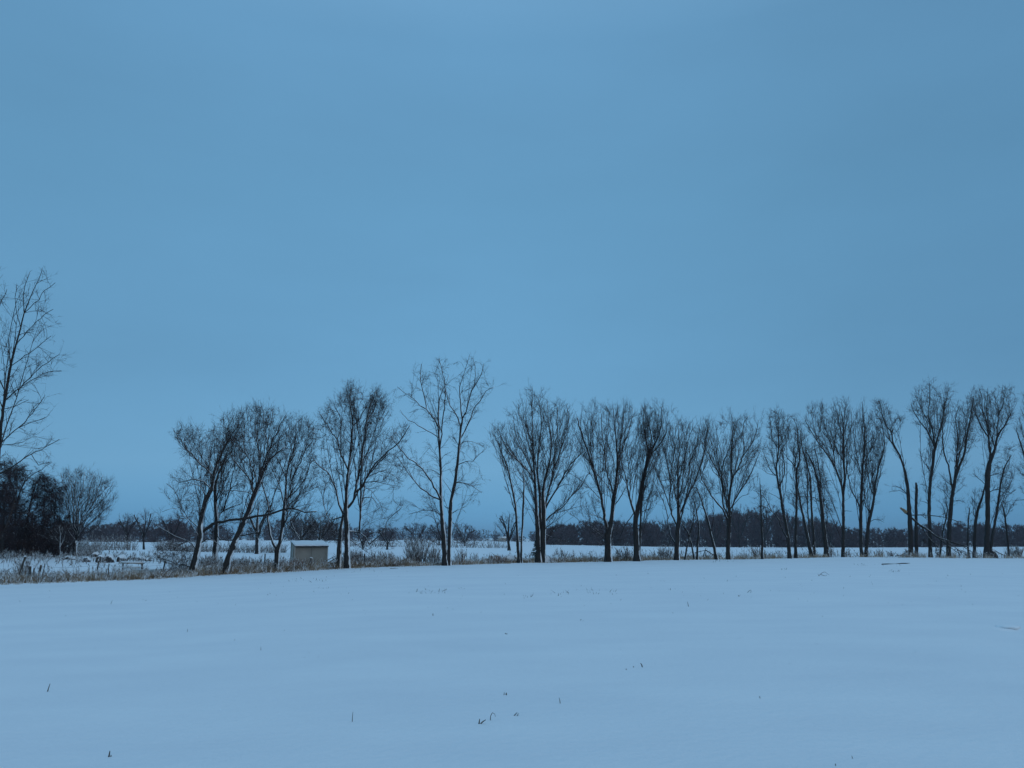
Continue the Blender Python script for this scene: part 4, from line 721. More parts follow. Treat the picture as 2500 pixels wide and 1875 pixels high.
wood('distant_wood', [(940, 1340, 520, 600, 90), (480, 960, 420, 500, 130), (150, 500, 260, 330, 110), (-300, 180, 260, 330, 40)],
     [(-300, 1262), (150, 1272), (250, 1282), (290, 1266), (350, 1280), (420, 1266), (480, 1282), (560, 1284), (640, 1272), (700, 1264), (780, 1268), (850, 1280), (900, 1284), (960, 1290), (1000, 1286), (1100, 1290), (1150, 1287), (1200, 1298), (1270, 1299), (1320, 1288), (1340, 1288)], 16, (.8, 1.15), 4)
def hedge_band(name, px0, px1, Yf, h0, h1, n, mat, kind='stuff', seed=5, dens=9, spread=1.0, thick=.006):
    """low leafless scrub standing on the ground between two bearings"""
    rg = np.random.default_rng(seed); px = rg.uniform(px0, px1, n); Yd = Yf(px) + rg.uniform(-spread, spread, n)
    x = (px - 1250) / F * (Yd * CP - .4); z = gz(x, Yd); hgt = rg.uniform(h0, h1, n)
    G = Geo(); k = 4; u = np.linspace(0, 1, k)[None, :, None]
    d = nrm(np.stack([rg.normal(0, .45, n), rg.normal(0, .35, n), np.ones(n)], 1))
    P = np.stack([x, Yd, z - .05], 1)[:, None] + d[:, None] * hgt[:, None, None] * u + rg.normal(0, .05, (n, k, 3)) * hgt[:, None, None] * u
    R = thick * (1.5 - u[..., 0] * .9) * np.ones((n, 1)); G.tubes(P, R, 3)
    q, r = spawn(P, R, dens, .12, .5, .7, .25, 2, .15, .8, .02); G.spikes(q[:, 0], q[:, -1], np.maximum(r[:, 0], thick * .7))
    return tag(G.build(name, mat, None, (0, 0, 0), False), kind=kind)
Dp = lambda px: np.interp(px, COLS, DD)
hedge_band('hedge', 380, 700, lambda p: np.full_like(p, 118.), .5, 1.7, 700, M_SHRUB, seed=11, spread=3, thick=.012)
hedge_band('hedge', 840, 1240, lambda p: np.full_like(p, 190.), .6, 2.6, 420, M_SHRUB, seed=12, spread=3, thick=.018)
hedge_band('hedge', -60, 330, lambda p: np.full_like(p, 112.), .5, 2.4, 700, M_SHRUB, seed=13, spread=4, thick=.014)
hedge_band('thicket', -120, 165, lambda p: np.full_like(p, 76.), .8, 4.2, 1500, M_VINE, seed=14, spread=3.5, dens=14, thick=.009)
hedge_band('thicket', 100, 240, lambda p: np.full_like(p, 77.), .3, 1.3, 420, M_SHRUB, seed=15, spread=2, thick=.008)
# ------------------------------------------------------------------ grass and weeds along the field edge
def grass(name, cells, mat, seed):
    rg = np.random.default_rng(seed); V = []; T = []; nn = 0
    for (px0, px1, off0, off1, h0, h1, n, clump) in cells:
        cx = rg.uniform(px0, px1, max(3, n // 40)); cs = rg.uniform(.4, 1.25, len(cx)); j = rg.integers(0, len(cx), n)
        px = np.where(rg.uniform(size=n) < clump, cx[j] + rg.normal(0, 5, n), rg.uniform(px0, px1, n)); sc_ = np.where(rg.uniform(size=n) < clump, cs[j], .6)
        Yd = Dp(px) + rg.uniform(off0, off1, n); x = (px - 1250) / F * (Yd * CP - .4); z = gz(x, Yd)
        h = rg.uniform(h0, h1, n) * sc_; a = rg.uniform(0, 2 * PI, n); w = rg.uniform(.008, .02, n)
        b = np.stack([x, Yd, z - .03], 1); s = np.stack([np.cos(a), np.sin(a), np.zeros(n)], 1) * w[:, None]
        ln = np.stack([rg.normal(.05, .32, n), rg.normal(0, .3, n), np.ones(n)], 1); m = b + ln * (h * .55)[:, None]
        bend = np.stack([rg.normal(.15, .7, n), rg.normal(0, .6, n), rg.uniform(-.25, .9, n)], 1); t = m + bend * (h * .5)[:, None]
        v = np.stack([b - s, b + s, m - s * .8, m + s * .8, t], 1).reshape(-1, 3); i = np.arange(n)[:, None] * 5 + nn
        V.append(v); T += [i + np.array([[0, 1, 3]]), i + np.array([[0, 3, 2]]), i + np.array([[2, 3, 4]])]; nn += n * 5
    me = mesh_from(name, np.concatenate(V), np.concatenate(T), mat, False); return tag(link(name, me), kind='stuff')
grass('dry_grass', [(-150, 340, .2, 3.2, .25, .85, 9000, .8), (300, 480, .1, 2.0, .2, .7, 5000, .7), (460, 700, .1, 3.0, .25, .9, 8000, .8), (690, 860, .1, 2.4, .25, .8, 6500, .7),
    (850, 1010, .1, 2.5, .3, .8, 5000, .8), (1000, 1190, .1, 2.5, .2, .6, 3500, .8), (1180, 1340, .1, 2.0, .2, .6, 3500, .8), (1330, 1620, .3, 2.5, .2, .7, 6500, .8), (1600, 1720, .3, 2.5, .2, .6, 1800, .8),
    (1720, 2020, .8, 3.5, .3, .7, 2400, .85), (2100, 2560, 1.5, 5, .3, .8, 1300, .85), (340, 480, 2.5, 4.0, .2, .5, 2500, .6), (-100, 1700, -1.3, .25, .05, .22, 5200, .92), (1700, 2560, -.8, 1.0, .05, .2, 900, .95)], M_GRASS, 21)
grass('field_edge_weeds', [(-150, 700, 1.5, 8, .15, .5, 3000, .95), (700, 1300, 1.5, 8, .2, .5, 1500, .9), (450, 760, .5, 4, .4, 1.0, 2600, .9), (860, 1000, 1, 4, .4, 1.0, 1600, .9)], M_SHRUB, 22)
hedge_band('weed_stems', -100, 1620, lambda p: Dp(p) + 2.2 + 1.5 * np.sin(p * .045), .25, 1.05, 800, M_SHRUB, seed=31, spread=1.8, dens=6, thick=.0055)
hedge_band('scrub', -120, 700, lambda p: Dp(p) + 10, .2, .7, 240, M_SHRUB, seed=41, spread=8, dens=7, thick=.006)
hedge_band('scrub', -60, 480, lambda p: Dp(p) + 19, .3, .9, 260, M_SHRUB, seed=42, spread=4, dens=9, thick=.007)
hedge_band('scrub', 420, 700, lambda p: Dp(p) + 4, .4, 1.2, 320, M_SHRUB, seed=43, spread=2, dens=12, thick=.006)
hedge_band('scrub', 820, 960, lambda p: Dp(p) + 3, .5, 1.2, 260, M_SHRUB, seed=44, spread=1.5, dens=12, thick=.006)
hedge_band('weed_stems', 1600, 2560, lambda p: Dp(p) + 4, .5, 1.2, 300, M_SHRUB, seed=32, spread=2, dens=6, thick=.0055)
def bush(name, label, px, Y, wpx, h, n, mat, dens=10, thick=.007, tilt=.5, cat='bush', group=None):
    b = at(px, 1360, Y); b[2] = gz1(b[0], Y); G = Geo(); k = 4; u = np.linspace(0, 1, k)[None, :, None]; w = wpx * Y / F / 2
    hh = h * rng.uniform(.45, 1, n); off = rng.normal(0, .35, (n, 2)) * w * .6
    d = nrm(np.stack([off[:, 0] / max(w, .1) * tilt * 2 + rng.normal(0, .2, n), off[:, 1] / max(w, .1) * tilt + rng.normal(0, .2, n), np.ones(n)], 1))
    P0 = np.stack([b[0] + off[:, 0], b[1] + off[:, 1], np.full(n, b[2] - .05)], 1)
    P = P0[:, None] + d[:, None] * hh[:, None, None] * u + rng.normal(0, .05, (n, k, 3)) * hh[:, None, None] * u
    R = thick * (1.6 - u[..., 0]) * np.ones((n, 1)); G.tubes(P, R, 3)
    q, r = spawn(P, R, dens, .15 * h, .45 * h, .6, .3, 2, .15, .8, .02); G.spikes(q[:, 0], q[:, -1], np.maximum(r[:, 0], thick * .6))
    return tag(G.build(name, mat, None, tuple(b), False), label, cat, group)
bush('leafless_bush', 'largest leafless bush, many-stemmed, left of the tall cottonwood trunk', 1017, 64.5, 70, 2.1, 46, M_SHRUB, 16, .013)
bush('leafless_bush', 'smaller leafless bush touching the cottonwood from the left', 1058, 64, 40, 1.5, 26, M_SHRUB, 14, .011)
bush('leafless_bush', 'thin low bush right of the cottonwood trunks', 1128, 63.5, 34, 1.3, 16, M_SHRUB, 10, .008)
bush('rusty_bush', 'rusty red clump of dry brush left of the slender pair of stems', 1213, 64.6, 50, .72, 190, M_RED, 10, .009, .8)
bush('leafless_bush', 'low twiggy bush right of the spreading tree base', 1528, 70, 50, 1.3, 34, M_SHRUB, 12, .009)
bush('leafless_bush', 'low twiggy bush just left of the fan-crowned tree', 1624, 72, 44, 1.3, 34, M_SHRUB, 12, .009)
bush('leafless_bush', 'small faint bush between the candelabra tree and the dead pole tree', 1848, 79, 30, 1.3, 20, M_SHRUB, 10, .007)
bush('leafless_bush', 'small faint bush right of the drooping tree', 2028, 86, 26, 1.2, 18, M_SHRUB, 10, .007)
bush('leafless_bush', 'faint bush at the right edge among the thin stems', 2480, 97, 60, 1.3, 50, M_SHRUB, 12, .007)
bush('leafless_bush', 'twiggy bush beside the leaning fence post at far left', 62, 56, 56, 1.5, 34, M_SHRUB, 12, .009)
bush('rusty_bush', 'dark reddish scrub under the double-crowned tree, right of its trunks', 862, 62, 46, 1.25, 110, M_SHRUB, 12, .009, .7)
bush('rusty_bush', 'brown scrub between the leftmost leaning tree and the second leaning tree', 515, 59.5, 56, 1.3, 120, M_SHRUB, 12, .009, .7)
bush('rusty_bush', 'brown scrub just right of the second leaning tree', 590, 59.8, 60, 1.0, 110, M_SHRUB, 12, .009, .7)
bush('rusty_bush', 'dry brown brush at the left foot of the shed', 720, 60, 40, .8, 80, M_RED, 10, .008, .7)
for px, Y, w, h, lab in [(1372, 70, 34, 1.3, 'thin weeds around the leaning post right of the three-stemmed tree'), (2115, 88, 20, .8, 'tiny tuft just left of the twin-trunked tree'), (2148, 89, 22, .8, 'tiny tuft right of the twin-trunked tree'), (2175, 90, 18, .7, 'tiny tuft left of the snapped-limb tree'),
                         (2070, 87, 20, .9, 'small tuft under the lopsided tree')]:
    bush('weed_tuft', lab, px, Y, w, h, 16, M_SHRUB, 8, .006, cat='weeds')
# evergreen shrub, snow covered, beside the three-stemmed tree
er = at(1311, 1366, 66.5); er[2] = gz1(er[0], er[1])
root = empty('evergreen_shrub', er, 'small snow-dusted evergreen leaning against the three-stemmed tree', 'shrub')
G = Geo(); G.tubes(np.array([[[er[0], er[1], er[2] - .1], [er[0], er[1], er[2] + 1.9]]]), np.array([[.05, .01]]), 5); G.build('stem', BARK[1], root, er)
G = Geo(); nb = 90; z = rng.uniform(.1, 1.8, nb); a = rng.uniform(0, 2 * PI, nb); r = (.75 * (1.05 - z / 1.95))
A = np.stack([np.zeros(nb) + er[0], np.zeros(nb) + er[1], er[2] + z], 1); B = A + np.stack([np.cos(a) * r, np.sin(a) * r, -.18 * r], 1)
P = A[:, None] + (B - A)[:, None] * np.linspace(0, 1, 4)[None, :, None]; R = np.full((nb, 4), .012); G.tubes(P, R, 3)
q, rr = spawn(P, R, 26, .08, .22, .8, -.05, 2, .1, 1, .02); G.spikes(q[:, 0], q[:, -1], np.full(len(q), .016)); G.build('foliage', M_NEEDLE, root, er)

# ------------------------------------------------------------------ rocks, clods, snow drift
def lump(name, label, px, py, w, h, mat, Y=None, group=None, cat='rock', kind=None):
    p = hit(px, py) if Y is None else at(px, py, Y); p[2] = gz1(p[0], p[1])
    nu, nv = 12, 7; th = np.linspace(0, 2 * PI, nu, endpoint=False); ph = np.linspace(-.35, PI / 2, nv)
    s = rng.uniform(0, 6, 4); V = []
    for v in ph:
        rr = 1 + .16 * np.sin(2 * th + s[0]) + .12 * np.sin(3 * th + s[1] + v * 2) + .1 * rng.normal(0, 1, nu) * .6
        V.append(np.stack([np.cos(th) * math.cos(v) * w / 2 * rr, np.sin(th) * math.cos(v) * w * .38 * rr, np.full(nu, math.sin(v) * h) * (1 + .08 * rng.normal(0, 1, nu) * (v < 1.4))], 1))
    V = np.concatenate(V); T = []
    for i in range(nv - 1):
        for j in range(nu):
            a, b, c, d = i * nu + j, i * nu + (j + 1) % nu, (i + 1) * nu + j, (i + 1) * nu + (j + 1) % nu; T += [(a, b, d), (a, d, c)]
    return tag(link(name, mesh_from(name, V, T, mat, True), None, tuple(p)), label, cat, group, kind)
M_ROCK = plain('dark_stone', (.030, .024, .024), (.07, .055, .05), 4, .42, .5, .9, 2.5, (.3, 0, .9))
RG = 'snow-capped stones and stumps of the debris heap'
for px, py, w, h, lab in [(212, 1372, .7, .42, 'snow-capped dark stone at the left end of the debris heap'), (248, 1374, .9, .62, 'big dark stump in the debris heap left of centre'), (266, 1374, .75, .66, 'upright dark stump in the middle of the debris heap'),
                          (234, 1360, .9, .45, 'flat snow-topped log end above the debris heap'), (297, 1372, 1.0, .6, 'brownish mound just left of the plank footbridge'), (322, 1366, .8, .35, 'stone behind the plank footbridge'),
                          (345, 1368, .9, .35, 'low stone right of the plank footbridge'), (362, 1370, .6, .3, 'smallest low stone right of the plank footbridge'), (168, 1366, 1.0, .3, 'low snowy heap under the vase-shaped tree'), (186, 1366, .5, .25, 'small stone right of the vase-shaped tree')]:
    lump('stone', lab, px, py, w, h, M_ROCK, group=RG)
lump('stump', 'round dark brown stump left of the slender pair of stems', 1243, 1372, 42 * 65 / F, .62, M_ROCK, 65.6, cat='stump')
lump('stump', 'grey brown hump hard against the slender pair of stems', 1258, 1372, .9, .55, M_SHRUB, 66, cat='stump')
lump('stump', 'dark lump at the foot of the largest right-hand tree', 2427, 1362, .8, 1.0, M_ROCK, 93.5, cat='stump')
lump('snow_drift', 'smooth mound of snow at the right foot of the three-stemmed tree', 1332, 1374, 1.5, .50, M_SNOW, 66.4, cat='snow drift')
for i, (px, py, w, h) in enumerate([(2462, 1532, .5, .05)]): lump('snow_clod', 'low snow clod beside a hollow at the right edge of the field', px, py, w, h, M_SNOW, cat='snow clod')

# ------------------------------------------------------------------ frozen pond and plank footbridge
pv = [hit(px, py) for px, py in [(292, 1399), (330, 1393), (400, 1391), (470, 1392), (486, 1398), (450, 1402), (370, 1408), (300, 1409)]]
pv = [(p[0], p[1], gz1(p[0], p[1]) + .035) for p in pv]; c = np.mean(pv, 0)
m_, t_, b_ = mat_new('grey_ice'); t_.links.new(rampn(t_, noise(t_, .8, 5, .6), [(.4, (.17, .145, .12)), (.62, (.30, .27, .24))]), b_.inputs['Base Color']); b_.inputs['Roughness'].default_value = .55
Vp = [tuple(c)] + [tuple(p) for p in pv] + [(p[0], p[1], p[2] - .25) for p in pv]; n = len(pv)
Tp = [(0, 1 + i, 1 + (i + 1) % n) for i in range(n)] + [(1 + i, 1 + n + i, 1 + (i + 1) % n) for i in range(n)] + [(1 + (i + 1) % n, 1 + n + i, 1 + n + (i + 1) % n) for i in range(n)]
tag(link('frozen_pond', mesh_from('frozen_pond', Vp, Tp, m_, False)), kind='structure')
fb = hit(322, 1391); bw = 52 * fb[1] / F
root = empty('plank_footbridge', fb, 'low snow-covered plank footbridge beside the frozen pond', 'footbridge')
PXM = fb[1] / F
M_PLK = plain('plank_grey_wood', (.20, .17, .14), (.30, .26, .22), 5, .8, .15)
def bar(name, c, sz, mat, par, org, ry=0, rz=0, rx=0):
    G = Geo(); G.box((0, 0, 0), sz, rz, rx, ry); V = np.concatenate(G.V) + np.array(c); T = np.concatenate(G.T)
    return link(name, mesh_from(name, V, T, mat, False), par)
bar('plank', (0, 0, .47), (bw, .35, .07), M_PLK, root, fb, ry=.03); bar('snow_cap', (0, 0, .555), (bw * .98, .36, .09), M_SNOW, root, fb, ry=.03)
bar('plank', (.1, -.35, .12), (bw * .8, .25, .06), M_PLK, root, fb); bar('snow_cap', (.1, -.35, .19), (bw * .79, .26, .07), M_SNOW, root, fb)
for s in (-1, 1): bar('post', (s * bw * .44, .05, .2), (.09, .09, .5), M_POST, root, fb)

# ------------------------------------------------------------------ fence posts
def post(px, ytop, ybot, w, lab, Y=None, lean=0, mat=None, name='fence_post', cap=True):
    Y = depth_of(px) + 1.3 if Y is None else Y
    b = at(px, ybot, Y); zt = at(px + lean, ytop, Y); zb = gz1(b[0], Y); h = zt[2] - zb; mpp = Y / F
    root = empty(name, (b[0], Y, zb), lab, 'post', 'posts of the old fence line'); r = w * mpp * .62
    tx = lean * mpp; k = 5; u = np.linspace(0, 1, k)
    P = np.stack([tx * u + rng.normal(0, .008, k), rng.normal(0, .008, k), -.25 + (h + .25) * u], 1)[None]; R = (r * (1.1 - .2 * u))[None]
    G = Geo(); G.tubes(P, R, 7, cap=True, rough=.12); link('post_shaft', mesh_from('post_shaft', np.concatenate(G.V), np.concatenate(G.T), mat or M_POST, True), root)
    if cap and h > .3:
        G = Geo(); P = np.array([[[tx, 0, h - .01], [tx, 0, h + .03], [tx, 0, h + .06]]]); G.tubes(P, np.array([[r * 1.0, r * .95, r * .4]]), 7, cap=True)
        link('snow_cap', mesh_from('snow_cap', np.concatenate(G.V), np.concatenate(G.T), M_SNOW, True), root)
    return root
post(44, 1359, 1402, 4.2, 'tallest leaning fence post at far left', lean=12, Y=54)
post(72, 1382, 1404, 5.0, 'short stout fence post right of the leaning one at far left', Y=53.5)
post(82, 1386, 1402, 3.4, 'thin broken post third from the left edge', Y=54)
post(93, 1379, 1400, 4.6, 'slightly tilted short post fourth from the left edge', Y=54, lean=4)
post(105, 1376, 1398, 2.0, 'thin stake fifth from the left edge', Y=54, lean=2)
post(238, 1368, 1394, 2.6, 'thin dark stake left of the footbridge', Y=56)
post(264, 1376, 1402, 2.0, 'thin stake just left of the dry grass clump by the footbridge', Y=55)
post(396, 1368, 1396, 3.0, 'leaning post left of the leftmost leaning tree', Y=57, lean=5)
post(482, 1389, 1409, 1.6, 'short white stake beside the leftmost leaning tree base', Y=55.2, mat=M_PALE)
post(504, 1384, 1407, 1.8, 'short pale stake between the two leaning trees', Y=55.4, mat=M_PALE)
post(645, 1352, 1388, 2.8, 'dark fence post left of the forked tree', Y=60, mat=M_POST)
post(758, 1362, 1388, 4.2, 'dark short post standing in front of the shed', Y=60.0)
post(761.5, 1363, 1387, 2.2, 'pale board upright right beside the post before the shed', Y=60.2, mat=M_PALE)
post(889.5, 1352, 1384, 3.0, 'dark fence post right of the double-crowned tree', Y=60.5)
post(1370, 1344, 1371, 2.4, 'leaning thin post right of the three-stemmed tree', Y=68, lean=3)
# sagging wire between the posts at left
wp = [at(105, 1384, 54), at(170, 1386, 55), at(238, 1380, 56), at(320, 1384, 56.5), at(396, 1380, 57)]
G = Geo(); Pw, Rw = smooth_line(wp, [.006] * 5, .8); G.tubes(Pw[None], Rw[None], 4); tag(G.build('fence_wire', M_POST, None, tuple(wp[0])), 'slack wire strung from the left stakes to the leftmost leaning tree', 'wire')

# ------------------------------------------------------------------ shed
SY = 63.0; sb = at(758, 1390, SY); sb[2] = gz1(sb[0], SY); sm = SY / F
top = at(758, 1334.5, SY)[2] - sb[2]                          # eave height above the ground there
RZ = math.radians(25); W_, D_ = 75 * sm, 1.7
M_WALL = plain('shed_panel_beige', (.33, .30, .26), (.41, .375, .325), 1.3, 1.3)
M_TRIM = plain('shed_trim_pale', (.46, .44, .40), (.54, .52, .48), 3, 1.3)
M_DARK = plain('shed_gap_dark', (.02, .02, .02), (.03, .03, .03), 3)
root = empty('shed', sb, 'small beige shed with a snow-covered low roof behind the row', 'shed', rz=RZ)
def sbox(name, c, s, mat, par=root, rx=0): 
    G = Geo(); G.box(c, s, 0, rx, 0); return link(name, mesh_from(name, np.concatenate(G.V), np.concatenate(G.T), mat, False), par)
hb = top + .30                                               # back wall is higher: mono-pitch roof
# walls of vertical sheets, seams recessed between them
np_ = 2; pw = W_ / np_
fw = sbox('front_wall', (0, .02, top / 2 - .1), (W_ - .04, .03, top - .02 + .2), M_DARK)
for i in range(np_): sbox('wall_panel', (-W_ / 2 + pw * (i + .5), -.012, top / 2 - .11), (pw - .014, .03, top - .03 + .18), M_WALL, fw)
def wedge(name, x, mat):
    V = [(x, .04, -.2), (x, D_, -.2), (x, D_, hb), (x, .04, top), (x + .03, .04, -.2), (x + .03, D_, -.2), (x + .03, D_, hb), (x + .03, .04, top)]
    T = [(0, 3, 2), (0, 2, 1), (4, 5, 6), (4, 6, 7), (0, 1, 5), (0, 5, 4), (3, 7, 6), (3, 6, 2), (0, 4, 7), (0, 7, 3), (1, 2, 6), (1, 6, 5)]
    return link(name, mesh_from(name, V, T, mat, False), root)
lw = wedge('side_wall', -W_ / 2 - .01, M_WALL); wedge('side_wall', W_ / 2 - .02, M_WALL)
sbox('rear_wall', (0, D_ + .015, hb / 2 - .1), (W_ - .02, .03, hb + .18), M_WALL)
for (x, y) in ((-W_ / 2 - .03, -.02), (W_ / 2 + .03, -.02), (-W_ / 2 - .03, D_ + .01)): sbox('corner_trim', (x, y, (top if y < 1 else hb) / 2 - .1), (.07, .07, (top if y < 1 else hb) + .16), M_TRIM)
sbox('side_door', (-W_ / 2 - .03, D_ * .5, top * .46), (.03, .75, top * .86), M_WALL)
sl = math.atan2(hb - top, D_); rl = (D_ + .42) / math.cos(sl)
sbox('roof', (0, D_ / 2, (top + hb) / 2 + .045), (W_ + .14, rl, .05), M_DARK, rx=sl)
# snow on the roof with a soft uneven edge
nx, ny = 26, 10; Vs = []; xs_ = np.linspace(-1, 1, nx); ys_ = np.linspace(-1, 1, ny)
for y in ys_:
    for x in xs_:
        e = min(1, (1 - abs(x)) * 9 + .25, (1 - abs(y)) * 6 + .3)
        X_ = x * (W_ / 2 + .08) + .015 * math.sin(y * 9); Y_ = D_ / 2 + y * rl / 2 * math.cos(sl) + (.02 * math.sin(x * 13) if y < -.9 else 0)
        Vs.append((X_, Y_, (top + hb) / 2 + .078 + (Y_ - D_ / 2) * math.tan(sl) + .09 * e ** .5 + .012 * math.sin(x * 7 + y * 3)))
nb = len(Vs); Vs += [(v[0] * .995, v[1], (top + hb) / 2 + .072 + (v[1] - D_ / 2) * math.tan(sl)) for v in Vs]; Ts = []
for j in range(ny - 1):
    for i in range(nx - 1):
        a = j * nx + i; Ts += [(a, a + 1, a + nx + 1), (a, a + nx + 1, a + nx), (a + nb, a + nb + nx + 1, a + nb + 1), (a + nb, a + nb + nx, a + nb + nx + 1)]
rim = [i for i in range(nx)] + [j * nx + nx - 1 for j in range(1, ny)] + [(ny - 1) * nx + i for i in range(nx - 2, -1, -1)] + [j * nx for j in range(ny - 2, 0, -1)]
for a, b in zip(rim, rim[1:] + rim[:1]): Ts += [(a, a + nb, b), (b, a + nb, b + nb)]
link('roof_snow', mesh_from('roof_snow', Vs, Ts, M_SNOW, True), root)

# ------------------------------------------------------------------ leaning and fallen wood
def log(name, label, pts, Y, w, mat=None, cat='log', branches=(), par=None, dy=0):
    mpp = Y / F
    P = np.array([at(x, y, Y + dy * i) for i, (x, y) in enumerate(pts)]); 
    P[:, 2] = np.maximum(P[:, 2], gz(P[:, 0], P[:, 1]) + w * mpp * .25)
    org = P[0].copy(); root = empty(name, org, label, cat)
    Ps, Rs = smooth_line(P, np.linspace(w, w * .55, len(P)) * mpp / 2, .4); G = Geo(); G.tubes(Ps[None], Rs[None], 7, cap=True, rough=.1); G.build('stem', mat or BARK[1], root, org)
    segs = [(Ps, Rs)]
    for bw_, bp in branches:
        Q = np.array([at(x, y, Y + rng.uniform(-.3, .3)) for x, y in bp]); Q[1:, 2] = np.maximum(Q[1:, 2], gz(Q[1:, 0], Q[1:, 1])); A = np.concatenate([s[0] for s in segs]); Q[0] = A[np.argmin(((A - Q[0]) ** 2).sum(1))]
        Qs, Rq = smooth_line(Q, np.linspace(bw_, 1.2, len(Q)) * mpp / 2, .3); G = Geo(); G.tubes(Qs[None], Rq[None], 5, cap=True); G.build('limb', mat or BARK[1], root, org); segs.append((Qs, Rq))
    if len(segs) > 1:
        G = Geo()
        for A, R in segs:
            k = np.linspace(0, len(A) - 1, 6).round().astype(int); q, r = spawn(A[k][None], R[k][None], 9, .4, 1.3, .6, .0, 4, .3, .3, .08); G.tubes(q, np.minimum(r, .013), 3)
            q2, r2 = spawn(q, np.minimum(r, .013), 5, .15, .45, .6, .1, 2); 
            if len(q2): G.spikes(q2[:, 0], q2[:, -1], r2[:, 0])
        tag(G.build('twigs', TWIG[1], root, org), kind='stuff')
    return root
E_ = lambda x, y: (2080 + x / 3.319, 900 + y / 3.319)
D2 = lambda x, y: (1600 + x / 3.687, 950 + y / 3.687)
log('propped_pole', 'lower of two dark poles propped between the shed and the tree', [(795, 1377), (822, 1362)], 61, 3.2)
log('propped_pole', 'upper of two dark poles propped between the shed and the tree', [(793, 1371), (818, 1358)], 61.4, 2.2)
log('propped_pole', 'upright stick of the tripod of poles under the slim leaning tree', [D2(430, 1507), D2(455, 1430)], 73, 2.4)
log('propped_pole', 'nearly level pole of the tripod, pointing left', [D2(355, 1474), D2(456, 1448)], 73.2, 2.0)
log('propped_pole', 'slanting pole of the tripod running down to the slim leaning tree', [D2(450, 1447), D2(540, 1502)], 73.4, 2.6)
fbn = log('fallen_branch', 'large torn-down limb slanting from the snapped tree to the ground at right', [E_(395, 1130), E_(430, 1160), E_(472, 1196), E_(540, 1260), E_(620, 1310), E_(680, 1360), E_(760, 1390), E_(850, 1420), E_(940, 1445)], 88.3, 5.5, cat='fallen branch',
    branches=[(2.6, [E_(560, 1270), E_(600, 1340), E_(650, 1400), E_(720, 1460), E_(770, 1500)]), (3.0, [E_(640, 1330), E_(720, 1390), E_(800, 1450), E_(870, 1500)]), (2.0, [E_(760, 1395), E_(850, 1460), E_(920, 1505)]), (2.0, [E_(880, 1430), E_(980, 1490), E_(1010, 1510)]),
              (1.6, [E_(620, 1350), E_(590, 1365), E_(580, 1400)]), (2.0, [E_(660, 1400), E_(680, 1450), E_(695, 1512)])])
G = Geo(); a, b, c = at(*E_(388, 1126), 88.1), at(*E_(412, 1143), 88.1), at(*E_(440, 1166), 88.1); o_ = np.array(fbn.location)
G.tubes(np.array([[a, b, c]]), np.array([[.04, .15, .19]]), 7, rough=.15); G.build('split_end', M_WOOD, fbn, o_)
log('hung_branch', 'nearly level dark branch hung up between the snapped tree and the forking trunk', [E_(480, 1188), E_(560, 1185), E_(640, 1190), E_(760, 1206), E_(870, 1242)], 88.0, 2.6, cat='branch', branches=[(1.5, [E_(560, 1187), E_(600, 1215)])])
log('fallen_log', 'dark log slanting down right of the largest right-hand tree', [E_(1150, 1470), E_(1220, 1508), E_(1285, 1526)], 93.5, 2.4)
log('fallen_branch', 'low pile of fallen branches at the foot of the snapped tree', [E_(350, 1519), E_(400, 1512), E_(470, 1520)], 87.4, 2.4, cat='fallen branch', branches=[(1.5, [E_(400, 1514), E_(430, 1495)])])
log('fallen_stick', 'stick lying on the snow right of the double-crowned tree', [(952, 1395), (962, 1394), (972, 1392)], 55, 1.3, cat='stick')
log('fallen_stick', 'pale stick poking from the grass left of the leftmost leaning tree', [(381, 1402), (400, 1415)], 53.2, 1.6, mat=M_PALE, cat='stick')
# small plank platform between the twin slender stems
hp = at(1266.5, 1322, 65.0); root = empty('platform', hp, 'short snowy board fixed between the slender pair of stems', 'platform')
bar('board', (0, 0, 0), (.50, .22, .05), M_POST, root, hp); bar('snow_cap', (0, 0, .05), (.48, .2, .05), M_SNOW, root, hp); bar('bracket', (-.18, 0, -.2), (.05, .05, .36), M_POST, root, hp)
# far white-roofed building
fbp = at(1226, 1314, 500); root = empty('farm_building', (fbp[0], 500, gz1(fbp[0], 500)), 'tiny far building with a snowy roof in the distant wood', 'building'); zz = fbp[2] - gz1(fbp[0], 500)
bar('wall', (0, 0, max(zz, .5) / 2), (4.6, 4, max(zz, .5)), M_WALL, root, fbp); V = [(-2.6, -2.4, zz), (2.6, -2.4, zz), (2.6, 2.4, zz), (-2.6, 2.4, zz), (-2.6, 0, zz + 1.1), (2.6, 0, zz + 1.1)]
link('roof', mesh_from('roof', V, [(0, 1, 5), (0, 5, 4), (2, 3, 4), (2, 4, 5), (0, 4, 3), (1, 2, 5), (0, 3, 2), (0, 2, 1)], M_SNOW, False), root)

# ------------------------------------------------------------------ stalks poking through the snow of the field
def stalk(label, px, py, strokes, w=.004, cat='stalk', name='dead_stalk'):
    p = hit(px, py); sc_ = p[1] / F; G = Geo()
    for st in strokes:
        P = np.array([[x * sc_, (rng.uniform(-.4, .4) * x * sc_), -y * sc_] for x, y in st]); P[0, 2] -= .02
        d = np.linspace(0, 1, len(P)); 
        P, R = smooth_line(P, .85 * w * (1.15 - .7 * d), .02); G.tubes(P[None] , R[None], 4, cap=True)
    me = mesh_from(name, np.concatenate(G.V), np.concatenate(G.T), M_STEM, True)
    return tag(link(name, me, None, (p[0], p[1], p[2])), label, cat, 'stalks poking through the snow')
stalk('dark leaf blade leaning right in the lower left of the field', 115, 1692, [[(0, 0), (2, -8), (6, -19)]], .009)
stalk('two short stubs near the bottom left corner', 265, 1850, [[(0, 0), (1, -6), (2, -13)], [(4, 0), (5, -4)]], .009)
